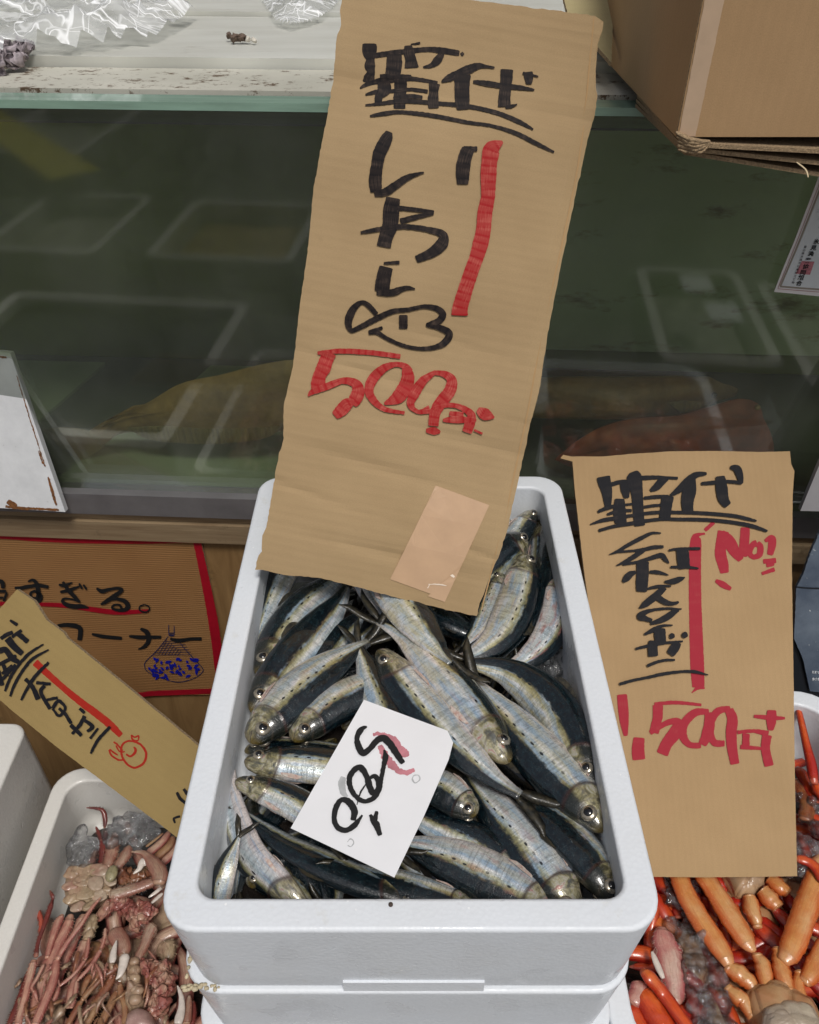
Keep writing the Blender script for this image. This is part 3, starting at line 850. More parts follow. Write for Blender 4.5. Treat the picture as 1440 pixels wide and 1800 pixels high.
redB += cv(Uu, [
 [(915, 480, 64), (900, 560, 60), (898, 610, 64), (912, 665, 60), (920, 712, 46)], [(900, 490, 40), (940, 530, 66), (975, 590, 62), (1012, 640, 36)], [(1035, 460, 50), (1030, 540, 54), (1020, 620, 50)],
 [(1100, 545, 40), (1072, 560, 34), (1058, 600, 32), (1080, 622, 28), (1112, 610, 34), (1118, 568, 36), (1100, 545, 30)], [(1142, 535, 16), (1180, 520, 40), (1182, 560, 44), (1170, 612, 32)],
 [(1133, 648, 26), (1205, 642, 30)], [(1150, 665, 34), (1195, 660, 20)], [(1125, 715, 18), (1197, 690, 24)], [(870, 752, 18), (910, 775, 36), (955, 800, 22)]])
redB += cv(Xx, [
 [(328, 118, 50), (335, 200, 52), (340, 260, 44), (347, 330, 20)], [(415, 338, 56), (410, 400, 64), (415, 452, 64)],
 [(492, 168, 18), (600, 160, 20), (732, 172, 14)], [(510, 172, 54), (508, 240, 50), (490, 315, 50)], [(470, 315, 24), (560, 262, 30), (615, 262, 44), (600, 310, 66), (555, 370, 60), (532, 424, 60)],
 [(770, 206, 26), (700, 212, 40), (645, 265, 44), (636, 325, 44), (670, 374, 32), (730, 378, 30)], [(768, 210, 40), (772, 270, 56), (758, 330, 56), (735, 375, 40)],
 [(880, 190, 26), (815, 205, 38), (782, 262, 34), (780, 325, 34), (800, 365, 36), (850, 368, 30)], [(872, 194, 44), (890, 245, 54), (884, 310, 56), (888, 390, 52), (903, 474, 46)],
 [(915, 312, 20), (1000, 305, 20), (1075, 320, 34)], [(1068, 325, 50), (1060, 395, 46), (1078, 484, 48)], [(930, 386, 24), (1042, 394, 16)], [(960, 318, 38), (958, 390, 38)],
 [(1000, 230, 16), (1080, 236, 24), (1160, 240, 14)], [(1092, 198, 46), (1090, 250, 52), (1086, 302, 28)]])
strokes('red_writing', plB, redB, M_redB, rs)
blkB = cv(Vv, [
 [(168, 165, 100), (175, 200, 98), (195, 280, 80), (203, 392, 46)], [(225, 225, 30), (290, 206, 30), (352, 198, 24)],
 [(330, 205, 76), (332, 260, 70), (342, 326, 38)], [(385, 130, 60), (398, 170, 112), (420, 300, 86), (430, 450, 80), (440, 532, 80)],
 [(445, 175, 34), (560, 170, 30), (650, 172, 22), (725, 176, 22)], [(650, 178, 26), (600, 205, 58), (565, 240, 56), (518, 270, 22)],
 [(290, 330, 72), (288, 420, 92), (298, 512, 90)], [(470, 325, 24), (560, 315, 28), (655, 310, 22)], [(470, 392, 24), (550, 380, 22), (625, 375, 22)], [(322, 376, 18), (392, 368, 18)],
 [(195, 448, 18), (290, 420, 28), (380, 418, 20)], [(125, 428, 20), (200, 398, 32), (262, 382, 20)],
 [(70, 522, 10), (160, 492, 28), (260, 475, 30), (380, 455, 25), (500, 437, 27), (600, 430, 26), (700, 430, 26), (850, 432, 28), (1000, 440, 28), (1150, 455, 28), (1240, 475, 26), (1312, 492, 14)],
 [(132, 568, 22), (250, 535, 26), (400, 510, 30), (500, 492, 26), (620, 480, 26), (720, 482, 26), (850, 482, 28), (1000, 488, 28), (1150, 505, 28), (1280, 530, 30), (1392, 568, 18)],
 [(650, 305, 90), (635, 400, 84), (625, 472, 84)],
 [(665, 305, 16), (730, 262, 50), (800, 195, 58), (860, 150, 46), (940, 140, 20)], [(832, 170, 50), (812, 260, 100), (795, 350, 92), (800, 430, 78)],
 [(898, 215, 24), (980, 208, 30), (1080, 198, 26), (1205, 208, 26)], [(1040, 158, 66), (1050, 240, 88), (1065, 330, 80), (1100, 378, 56)], [(1115, 92, 24), (1165, 105, 58), (1188, 160, 50), (1196, 214, 30)]])
blkB += cv(Ww, [
 [(605, 110, 16), (510, 110, 30), (400, 160, 44), (250, 240, 40), (150, 300, 34), (58, 336, 10)], [(120, 308, 28), (260, 300, 24), (400, 285, 34), (520, 260, 42), (632, 252, 30)],
 [(430, 280, 50), (330, 350, 52), (230, 410, 42), (132, 452, 10)], [(200, 438, 30), (330, 420, 30), (450, 388, 42), (560, 352, 50), (615, 345, 54), (650, 385, 46), (690, 428, 12)],
 [(410, 410, 130), (410, 520, 128), (405, 620, 128), (398, 728, 112)], [(340, 520, 30), (280, 545, 70), (240, 585, 72), (200, 625, 30)], [(480, 520, 30), (570, 522, 42), (685, 552, 10)],
 [(685, 290, 22), (800, 275, 30), (1020, 270, 30)], [(830, 285, 130), (838, 380, 132), (852, 485, 120)], [(703, 468, 26), (850, 465, 34), (1000, 480, 20)],
 [(640, 622, 22), (720, 620, 60), (800, 595, 58), (858, 575, 10)],
 [(400, 715, 14), (470, 695, 26), (580, 670, 36), (710, 668, 20)], [(640, 678, 66), (575, 745, 72), (500, 808, 80), (430, 862, 66), (372, 900, 12)], [(560, 780, 66), (640, 832, 60), (720, 852, 42), (790, 835, 26)],
 [(820, 910, 16), (680, 903, 26), (540, 915, 30), (440, 942, 50), (385, 985, 80), (440, 1010, 56), (510, 1030, 40)], [(790, 918, 24), (740, 942, 60), (670, 992, 70), (590, 1030, 60), (490, 1064, 30)],
 [(725, 1080, 16), (620, 1085, 30), (530, 1125, 52), (425, 1178, 24)], [(590, 1110, 112), (590, 1180, 122), (600, 1270, 110)], [(333, 1328, 26), (450, 1300, 34), (650, 1265, 30), (832, 1248, 20)], [(520, 1240, 96), (515, 1330, 102), (520, 1408, 104)], [(785, 1258, 72), (740, 1325, 100), (695, 1388, 84)],
 [(690, 1190, 40), (715, 1192, 62), (745, 1190, 36)], [(830, 1160, 46), (850, 1180, 70), (868, 1208, 40)],
 [(455, 1508, 36), (560, 1465, 32), (660, 1445, 30), (748, 1445, 22)],
 [(165, 1700, 34), (300, 1660, 32), (450, 1630, 32), (640, 1588, 36), (840, 1565, 30), (970, 1570, 32), (1098, 1602, 12)]])
strokes('black_writing', plB, blkB, M_inkB, rs, off0=.0018)

# --- narrow sign at bottom left
a = atdepth(96, 1312, .800); b = atdepth(300, 1466, .770); c = atdepth(34, 1036, .815)
plC = Plane(a, b, c)
ls = thing('price_sign', 'narrow ochre cardboard sign aslant over the left crabs with a red doodle', 'price sign')
board('board', [(-80, 1160), (30, 1036), (60, 1056), (82, 1090), (112, 1112), (118, 1122), (200, 1188), (290, 1262), (400, 1354), (360, 1510), (280, 1448), (200, 1388), (100, 1313), (20, 1248)], plC, .0042, M_cardC, M_edge, ls, tear=.0003)
Yy = Zf(0, 1020, 3.79)
strokes('red_writing', plC, cv(Yy, [
 [(235, 545, 50), (300, 605, 46), (400, 695, 42), (520, 795, 46), (640, 885, 50), (740, 965, 50), (808, 1035, 36)],
 [(890, 1072, 14), (940, 1095, 14), (975, 1150, 16), (960, 1215, 16), (900, 1248, 14), (845, 1220, 14), (812, 1160, 14), (815, 1100, 14), (850, 1072, 12), (890, 1072, 12)],
 [(842, 1158, 12), (870, 1172, 14), (900, 1150, 18), (905, 1125, 16), (892, 1110, 10)],
 [(878, 1028, 10), (885, 1060, 12), (920, 1068, 10), (925, 1035, 12), (900, 1045, 10), (880, 1030, 10)],
 [(760, 1075, 12), (790, 1100, 12), (820, 1135, 10)], [(775, 1100, 10), (800, 1140, 10), (835, 1140, 8)], [(730, 1128, 10), (745, 1165, 14), (790, 1195, 12), (825, 1195, 12)], [(732, 1125, 10), (765, 1150, 12), (790, 1165, 8)]]), M_redC, ls)
strokes('black_writing', plC, cv(Yy, [
 [(72, 265, 18), (122, 298, 24)], [(85, 378, 22), (150, 332, 22)], [(118, 350, 36), (155, 378, 34), (192, 410, 36)], [(10, 388, 22), (50, 362, 28), (92, 345, 26)], [(55, 385, 50), (100, 440, 46), (155, 490, 36)],
 [(-10, 475, 40), (40, 462, 40), (90, 520, 40), (135, 545, 26)], [(-5, 562, 22), (60, 530, 26), (115, 500, 22)], [(20, 622, 22), (90, 565, 22)], [(-10, 695, 20), (70, 605, 24), (112, 560, 18)], [(30, 560, 26), (55, 640, 28)], [(-5, 600, 28), (22, 700, 28)],
 [(40, 738, 16), (80, 640, 20), (150, 540, 20), (210, 480, 20), (297, 425, 10)], [(75, 772, 16), (110, 680, 20), (180, 570, 20), (240, 510, 20), (332, 462, 10)],
 [(148, 798, 16), (180, 735, 20), (240, 640, 24), (332, 545, 18)], [(175, 655, 26), (222, 705, 30), (262, 792, 36)], [(248, 680, 22), (345, 690, 22)], [(305, 700, 24), (280, 745, 26), (342, 855, 26)], [(318, 795, 18), (392, 780, 22)],
 [(358, 852, 22), (398, 802, 24), (442, 850, 20), (402, 900, 20), (358, 852, 18)], [(400, 850, 20), (435, 882, 20)], [(438, 880, 24), (482, 952, 24)], [(538, 850, 22), (572, 882, 22)],
 [(488, 1022, 20), (540, 960, 24), (572, 900, 26)], [(478, 960, 28), (552, 1032, 26)], [(558, 920, 22), (622, 970, 28), (588, 1005, 22)], [(608, 1052, 18), (662, 982, 16)], [(612, 1152, 16), (660, 1062, 22), (742, 972, 20)]])
, M_inkB, ls, off0=.0012, wig=.0004)

strokes('price_digits', plC, [[(312, 1392, 5), (318, 1403, 6), (330, 1413, 5)], [(324, 1386, 5), (330, 1394, 6), (337, 1400, 5)], [(309, 1446, 4), (307, 1438, 4), (318, 1434, 4)]], M_inkB, ls, off0=.0012, wig=.0004)
# --- poster on the plywood
plP = tplane(-.0045)
ps = thing('poster', 'cardboard poster framed in red tape with a blue net of fish drawn on it', 'poster')
board('board', [(-260, 921), (0, 932), (140, 937), (352, 941), (372, 1040), (396, 1221), (200, 1224), (-260, 1228)], plP, .004, M_poster, M_edge, ps, tear=.0002)
M_rtape = simple('red_tape', (.40, .008, .022), .35, nscale=60, namt=.2)
strokes('red_border', plP, [[(-250, 928, 11), (0, 940, 12), (60, 944, 13), (140, 948, 12), (250, 949, 12), (350, 947, 12)], [(345, 944, 13), (362, 1022, 15), (378, 1110, 17), (391, 1220, 15)], [(-250, 1224, 8), (200, 1221, 8), (270, 1218, 9), (392, 1213, 9)], [(-20, 1060, 7), (60, 1061, 7), (120, 1064, 8), (200, 1075, 9), (262, 1073, 6)]], M_rtape, ps, off0=.0010, wig=.0006)
Pz = Zf(0, 920, 3.4286)
strokes('upper_text', plP, cv(Pz, [
 [(92, 382, 12), (120, 385, 22), (180, 374, 22), (240, 368, 22), (296, 378, 20)], [(172, 345, 10), (200, 335, 18), (222, 352, 24), (232, 390, 26), (236, 425, 26), (222, 450, 26), (195, 440, 16), (188, 415, 14), (215, 402, 16), (245, 428, 28), (240, 462, 22), (205, 478, 8)],
 [(358, 362, 12), (390, 368, 22), (440, 350, 8)], [(366, 408, 14), (420, 396, 22), (485, 372, 10)], [(382, 345, 16), (415, 395, 24), (450, 432, 24), (486, 470, 14)], [(486, 468, 12), (440, 452, 10), (396, 446, 14), (380, 462, 18), (405, 484, 26), (450, 494, 30), (500, 494, 26), (540, 504, 8)], [(480, 355, 12), (500, 388, 14)], [(506, 362, 12), (526, 392, 14)],
 [(585, 384, 12), (618, 402, 26), (660, 392, 20), (710, 384, 18), (738, 396, 22), (690, 432, 26), (640, 466, 24), (610, 482, 10)], [(640, 462, 10), (700, 448, 18), (755, 462, 26), (775, 492, 30), (755, 514, 24), (712, 516, 18), (680, 504, 14), (692, 484, 12), (725, 486, 14), (738, 508, 14)],
 [(875, 482, 9), (902, 496, 9), (902, 516, 9), (875, 528, 10), (846, 516, 9), (846, 494, 9), (875, 482, 9)],
 [(-30, 342, 22), (15, 345, 26), (22, 385, 22)], [(-10, 402, 18), (42, 402, 18)], [(46, 408, 14), (26, 462, 14)], [(-10, 442, 14), (26, 440, 14)]]), M_inkP, ps, off0=.0020, wig=.0002)
strokes('lower_text', plP, cv(Pz, [
 [(350, 612, 20), (420, 608, 26), (484, 628, 30), (482, 700, 28)], [(556, 662, 12), (610, 674, 22), (690, 684, 22), (738, 688, 18)],
 [(780, 674, 12), (850, 682, 24), (974, 680, 18)], [(848, 630, 14), (888, 652, 30), (898, 700, 28), (872, 738, 22), (834, 754, 6)], [(1028, 688, 12), (1075, 702, 24), (1150, 692, 20), (1218, 690, 20)]]), M_inkP, ps, off0=.0016, wig=.0002)
M_blue = simple('ink_blue', (.006, .010, .30), .5)
M_navy = simple('ink_navy', (.022, .022, .075), .5)
Nn = Zf(240, 1080, 11.08)
strokes('net_outline', plP, cv(Nn, [[(632, 190, 16), (636, 400, 18)], [(738, 210, 16), (738, 400, 18)], [(645, 355, 14), (735, 350, 14)], [(645, 395, 40), (735, 395, 40)], [(620, 420, 14), (400, 690, 14), (190, 900, 16), (165, 990, 16), (200, 1080, 14), (360, 1180, 14), (700, 1290, 14), (900, 1300, 14), (1150, 1220, 14), (1280, 1120, 16), (1300, 1050, 16), (1210, 940, 14), (1000, 720, 14), (860, 550, 14)]]
 + [[(560-i*42, 520+i*42, 7), (900+i*32, 470+i*50, 7)] for i in range(7)]+[[(600+i*46, 480+i*36, 5), (520+i*60-80, 760+i*4, 5)] for i in range(7)]), M_navy, ps, off0=.0012, wig=.0001)
rb = random.Random(5); fl_ = []
for i in range(62):
    x = rb.uniform(230, 1230); y = rb.uniform(850, 1230)
    ex = ((x-735)/545)**2+((y-1000)/265)**2
    if ex > 1 : continue
    an = rb.uniform(-1.4, 1.4); L = rb.uniform(30, 62)
    fl_.append([(x-L*math.cos(an), y-L*math.sin(an), 8), (x, y, rb.uniform(40, 60)), (x+L*math.cos(an), y+L*math.sin(an), 12)])
strokes('net_fish', plP, cv(Nn, fl_), M_blue, ps, off0=.0045-.003, wig=.0001)

# --- white price card on the fish
a = atz(511, 1456, -.5480); b = atz(693, 1544, -.5480); c = atz(640, 1230, -.5480)
plN = Plane(a, b, c, lambda u, v: .0016*math.sin(u*26)*math.cos(v*12))
nt = thing('price_card', 'white paper card brushed 500 with a pink smear, lying on the sardines', 'price card')
Nt = Zf(500, 1220, 4.5)
board('paper', [(500+x/4.5, 1220+y/4.5) for x, y in [(630, 45), (950, 165), (1290, 290), (1335, 385), (1300, 520), (1105, 970), (870, 1458), (600, 1330), (50, 1060), (340, 550)]], plN, .0004, M_paper, M_paper, nt, tear=0, cell=.01)
strokes('smear', plN, cv(Nt, [[(700, 320, 25), (780, 325, 36), (870, 375, 60), (900, 430, 64), (960, 480, 60), (985, 495, 20)], [(755, 410, 40), (800, 500, 62), (850, 565, 66), (900, 610, 46), (960, 630, 40), (1030, 605, 30)]]), M_stain_red, nt, off0=.0003, wig=.0012)
strokes('smudge', plN, cv(Nt, [[(470, 660, 40), (455, 710, 60), (465, 780, 50), (500, 820, 20)], [(1020, 655, 10), (1060, 650, 10), (1070, 685, 12), (1035, 710, 10), (1012, 680, 10), (1022, 655, 10)], [(500, 1180, 8), (525, 1155, 9), (550, 1180, 8), (530, 1215, 9), (500, 1210, 8)]]), M_stain_gray, nt, off0=.0003, wig=.0005)
strokes('black_writing', plN, cv(Nt, [
 [(655, 268, 14), (625, 275, 36), (595, 305, 46), (575, 360, 40), (590, 430, 54), (625, 475, 52), (680, 440, 46), (730, 380, 50), (780, 358, 56), (830, 395, 56), (880, 470, 52), (940, 560, 40)],
 [(790, 450, 12), (800, 510, 46), (785, 590, 36), (765, 690, 36), (745, 780, 44), (700, 840, 40), (630, 862, 36), (560, 815, 40), (518, 730, 42), (525, 650, 46), (575, 595, 48), (615, 600, 54), (650, 660, 46), (675, 740, 50), (700, 795, 44), (745, 760, 40), (740, 690, 46), (710, 662, 36), (675, 680, 24)],
 [(655, 715, 8), (605, 790, 14), (575, 890, 6)],
 [(545, 1015, 40), (555, 940, 54), (515, 870, 56), (455, 848, 40), (410, 910, 46), (396, 1000, 40), (425, 1070, 46), (490, 1092, 42), (560, 1050, 44), (618, 972, 14)],
 [(678, 970, 24), (725, 1045, 56), (760, 1135, 34)], [(732, 942, 26), (712, 1050, 44)]]), M_inkP, nt, off0=.0012, wig=.0004)

for r_ in (bigs, rs, ls, ps, nt): place_root(r_)

# --- cardboard carton overhanging at the top right
ct = thing('carton', 'large brown cardboard carton on the tank lid, overhanging at top right', 'carton')
def carton_face(nm, p0, p1, p2, mat, thick=.004, tear=0.0):
    pl = Plane(p0, p1, p2)
    w = (p1-p0).length; h = (p2-p0).dot(pl.ey)
    return board(nm, [(0, 0), (w, 0), (w, h), (0, h)], pl, thick, mat, M_edge, ct, tear=tear, cell=.05, px=False)
zc = -.1655; x0, x1, y0, y1, hh = .196, .60, .640, .98, .17
carton_face('front_panel', T0(x0, y0, zc), T0(x1, y0, zc), T0(x0, y0, zc+hh), M_cardBox)
carton_face('side_panel', T0(x0-.0005, y1, zc), T0(x0-.0005, y0+.001, zc), T0(x0-.0005, y1, zc+hh), M_cardBox)
carton_face('side_panel', T0(x1+.0005, y0+.001, zc), T0(x1+.0005, y1, zc), T0(x1+.0005, y0, zc+hh), M_cardBox)
slab('back_panel', rect(x0, x1, y1-.004, y1-.0005), zc, zc+hh, M_cardBox, ct)
slab('bottom_panel', rect(x0+.005, x1-.005, y0+.0045, y1-.005), zc-.001, zc+.003, M_edge, ct)
slab('top_panel', rect(x0, x1, y0, y1), zc+hh+.0005, zc+hh+.004, M_cardBox, ct)
for k in range(3):     # folded flaps under the bottom edge, sagging to the right
    m = [T0(x0+.002+.004*k, y0-.003+.004*k, zc-.003-.004*k), T0(x1, y0-.001+.004*k, zc-.022-.024*k), T0(x1, y0+.15, zc-.0225-.024*k), T0(x0+.004, y0+.15, zc-.003-.004*k)]
    lo = [p-Vector((0, 0, .003)) for p in m]
    mesh_obj('flap', m+lo, [(0, 1, 2, 3), (7, 6, 5, 4), (0, 4, 5, 1), (1, 5, 6, 2), (2, 6, 7, 3), (3, 7, 4, 0)], M_edge, ct)
pcf = Plane(T0(x0, y0, zc), T0(x1, y0, zc), T0(x0, y0, zc+hh))
M_tp2 = simple('box_tape', (.56, .40, .27), .35, nscale=60, namt=.12, coat=.1)
board('tape', [(.001, .0005), (.0135, .0005), (.0145, hh-.001), (.001, hh-.001)], pcf, .0003, M_tp2, M_tp2, ct, tear=.0004, cell=.02, off=.0006, px=False)
# crushed corner
for k in range(5):
    tube('crushed_corner', [(T0(x0-.002+.001*k, y0-.002, zc+.004-.003*k), .0022), (T0(x0+.010+.002*k, y0-.004, zc-.001-.002*k), .003), (T0(x0+.024, y0-.003, zc-.002), .0015)], M_edge, ct, flat=.6, rough=.5)
tube('straw', [(atdepth(1400, 285, .60), .0006), (atdepth(1416, 298, .600), .0007), (atdepth(1421, 312, .600), .0006)], simple('straw', (.6, .48, .3), .6), ct)
place_root(ct)
o = board('cardboard_scrap', [(984, -30), (1080, -30), (1075, 110), (1040, 70), (1000, 30)], Plane(atdepth(984, 20, .80), atdepth(1075, 20, .80), atdepth(984, -60, .84)), .004, mat_card('khaki_card', (.44, .37, .20), 'y', .15), M_edge, None)
tag(o, 'khaki cardboard scrap wedged between the big sign and the overhanging carton', 'cardboard')

# ================================================================= SMALL FLAT THINGS ON AND BY THE TANK
# white rusty panel leaning at the left
plW = Plane(atdepth(-60, 893, 1.02), atdepth(115, 900, 1.02), atdepth(20, 622, .93))
t = NT('enamel_white'); v = t.coord()
c = t.mix(t.ramp(t.noise(v, 30, 6, .7), [(.35, 0), (.7, 1)]), (.72, .73, .74), (.60, .61, .62))
c = t.mix(t.ramp(t.noise(v, 120, 5, .7), [(.68, 0), (.73, .7)]), c, (.25, .22, .19))
t.fin(c, .3, spec=.5); M_enam = t.m
M_rust = simple('rust', (.26, .10, .025), .8, nscale=300, namt=.7)
wp = thing('white_panel', 'white enamel panel with rust along its edge, leaning on the tank at left', 'panel')
board('sheet', [(-200, 612), (0, 619), (18, 621), (22, 632), (115, 900), (0, 893), (-200, 885)], plW, .009, M_enam, M_enam, wp, tear=0, cell=.05)
strokes('rust_streak', plW, [[(85, 838, 3), (92, 862, 5), (97, 880, 4), (100, 888, 3)], [(10, 890, 4), (40, 893, 5), (70, 894, 4), (104, 896, 4)], [(14, 880, 8), (22, 886, 10), (30, 890, 7)], [(0, 627, 3), (12, 628, 4)], [(68, 792, 2), (76, 815, 2)], [(30, 660, 1.5), (56, 745, 1.6), (80, 820, 1.6)]], M_rust, wp, off0=.0006, wig=.0009)
# a second panel at the right edge
rp = thing('gray_panel', 'dull gray panel leaning on the tank at the right edge', 'panel')
plG = Plane(atdepth(1408, 899, .93), atdepth(1500, 901, .93), atdepth(1440, 822, .90))
board('sheet', [(1407, 898), (1440, 818), (1500, 690), (1640, 690), (1640, 904)], plG, .006, simple('gray_enamel', (.33, .32, .33), .5, nscale=20, namt=.2), None, rp, tear=0, cell=.05)
# dark wet plastic sheet below it
t = NT('slate_plastic'); v = t.coord()
c = t.mix(t.ramp(t.noise(v, 20, 5, .6), [(.35, 0), (.7, 1)]), (.065, .085, .12), (.13, .16, .20))
c = t.mix(t.ramp(t.noise(v, 170, 3, .6), [(.70, 0), (.74, 1)]), c, (.6, .62, .62))
t.fin(c, .3, t.bump(t.noise(v, 40, 4), .4, .003)); M_slate = t.m
bl = thing('plastic_bag', 'dark slate wet plastic bag with tiny white print, hanging at the right edge', 'plastic bag')
plS = Plane(atdepth(1400, 1210, .99), atdepth(1500, 1210, .99), atdepth(1440, 936, .92))
board('sheet', [(1442, 933), (1424, 974), (1412, 1010), (1400, 1034), (1396, 1122), (1412, 1160), (1424, 1215), (1640, 1240), (1640, 900)], plS, .004, M_slate, None, bl, tear=.0006, cell=.02)
M_bblk = simple('black_plastic', (.008, .010, .014), .3)
board('lower_sheet', [(1380, 1090), (1396, 1120), (1412, 1160), (1440, 1212), (1640, 1240), (1640, 1300), (1380, 1300)], Plane(atdepth(1400, 1210, .995), atdepth(1500, 1210, .995), atdepth(1440, 936, .93)), .003, M_bblk, None, bl, tear=0, cell=.05)
glyphs('print', plS, [('新鮮な海の', (1427, 1183), (4.4, .1), (0, -5.5)), ('魚介類は', (1427, 1195), (5.0, .1), (0, -5.5))], simple('white_print', (.6, .62, .65), .5), bl, off=.001, bold=.02)
strokes('seam', plS, [[(1400, 1031, 2), (1420, 1033, 2.4), (1460, 1034, 2.4)]], M_bblk, bl, off0=.001)

# certificate on the glass
plQ = tplane(-.0016)
M_cert = simple('certificate_paper', (.70, .75, .77), .25, nscale=30, namt=.06, coat=.4)
cf = thing('certificate', 'white bordered certificate with a red seal on the tank glass', 'certificate')
board('sheet', [(1361, 513), (1375, 476), (1398, 420), (1441, 306), (1480, 210), (1640, 215), (1600, 538), (1441, 521)], plQ, .0008, simple('cert_margin', (.78, .76, .75), .3, coat=.4), None, cf, tear=0, cell=.05)
plQ2 = tplane(-.0020)
M_bord = simple('cert_border', (.30, .27, .22), .4); M_bord2 = simple('cert_line', (.38, .17, .16), .4)
strokes('border', plQ2, [[(1372, 503, 3), (1400, 437, 3), (1448, 316, 3.2), (1484, 226, 3.2)], [(1371, 503.5, 3), (1410, 506.5, 3), (1500, 513, 3)]], M_bord, cf, off0=.0001, wig=0)
strokes('border_line', plQ2, [[(1367.5, 507, .9), (1398, 432, .9), (1446, 309, .9)], [(1367.5, 507.5, .9), (1410, 511, .9), (1500, 518, .9)]], M_bord2, cf, off0=.0001, wig=0)
board('field', [(1374, 502), (1403, 435), (1450, 318), (1490, 230), (1620, 235), (1580, 522), (1441, 508)], plQ2, .0002, M_cert, None, cf, tear=0, cell=.05)
plQ3 = tplane(-.0026)
ch = '氷見漁業協同組合'
pos = [(1429, 428), (1424, 438.5), (1419.5, 449), (1414, 461), (1410, 472), (1405.5, 482), (1402, 491), (1398.5, 501)]
glyphs('vertical_text', plQ3, [(c_, p_, (10.5, .8), (3.2, -9.2)) for c_, p_ in zip(ch, pos)], M_inkP, cf, off=0, bold=.03)
ch2 = '富山県氷見市比美町三番地'
glyphs('small_text', plQ3, [(c_, (1412.5-i*1.95, 435.5+i*5.7), (5.2, .4), (1.6, -4.6)) for i, c_ in enumerate(ch2)], M_inkP, cf, off=0, bold=.01)
board('seal', [(1410, 459), (1432, 460), (1424, 483), (1399, 481)], tplane(-.0023), .0002, simple('seal_red', (.62, .22, .26), .5, nscale=500, namt=.4), None, cf, tear=.0002)
glyphs('faint_text', plQ3, [('之', (1434, 373), (9, .6), (3, -8)), ('た', (1436, 386), (9, .6), (3, -8)), ('は', (1437, 401), (9, .6), (3, -8))], simple('faint_ink', (.35, .38, .42), .6), cf, off=0, bold=-.01)
for r_ in (wp, rp, bl, cf): place_root(r_)

# clear film bags and litter on the lid
t = NT('clear_film'); t.n.remove(t.b); v = t.coord()
wv = t.add('ShaderNodeVectorMath', operation='ADD'); nn_ = t.add('ShaderNodeTexNoise'); t.l.new(v, nn_.inputs['Vector']); nn_.inputs['Scale'].default_value = 9; nn_.inputs['Detail'].default_value = 3
sc2 = t.add('ShaderNodeVectorMath', operation='SCALE'); t.l.new(nn_.outputs['Color'], sc2.inputs[0]); sc2.inputs['Scale'].default_value = .06
t.l.new(v, wv.inputs[0]); t.l.new(sc2.outputs[0], wv.inputs[1])
def crease(scale, width, stretch, rot):
    m_ = t.add('ShaderNodeMapping'); t.l.new(v, m_.inputs[0]); m_.inputs['Scale'].default_value = stretch; m_.inputs['Rotation'].default_value = (0, 0, rot)
    return t.ramp(t.math('ABSOLUTE', t.math('SUBTRACT', t.noise(m_.outputs[0], scale, 2, .45, .9), .5)), [(0, 1), (width*.3, .8), (width, 0)])
c1_ = crease(6, .022, (1, 3.5, 1), .5); c2_ = crease(9, .018, (3.2, 1, 1), .2); c3_ = crease(14, .03, (1, 2.4, 1), -.6)
hz = t.noise(v, 10, 3, .6)
bp = t.bump(t.noise(v, 40, 3, .5, 1.0), .8, .006)
tr = t.add('ShaderNodeBsdfTransparent'); tr.inputs[0].default_value = (.95, .96, .96, 1)
gl = t.add('ShaderNodeBsdfGlossy'); gl.inputs['Roughness'].default_value = .12; t.l.new(bp, gl.inputs['Normal'])
df = t.add('ShaderNodeBsdfDiffuse'); df.inputs[0].default_value = (.95, .96, .96, 1)
lw = t.add('ShaderNodeLayerWeight'); lw.inputs[0].default_value = .5; t.l.new(bp, lw.inputs['Normal'])
mx = t.add('ShaderNodeMixShader'); t.l.new(t.ramp(lw.outputs['Facing'], [(.35, .03), (.98, .35)]), mx.inputs[0]); t.l.new(tr.outputs[0], mx.inputs[1]); t.l.new(gl.outputs[0], mx.inputs[2])
m2 = t.add('ShaderNodeMixShader'); t.l.new(t.math('ADD', t.math('MULTIPLY', c1_, .75), t.math('ADD', t.math('MULTIPLY', t.math('MAXIMUM', c2_, t.math('MULTIPLY', c3_, .6)), .55), t.ramp(hz, [(.4, .12), (.7, .42)])), clamp=True), m2.inputs[0]); t.l.new(mx.outputs[0], m2.inputs[1]); t.l.new(df.outputs[0], m2.inputs[2])
t.l.new(m2.outputs[0], t.out.inputs[0]); M_film = t.m
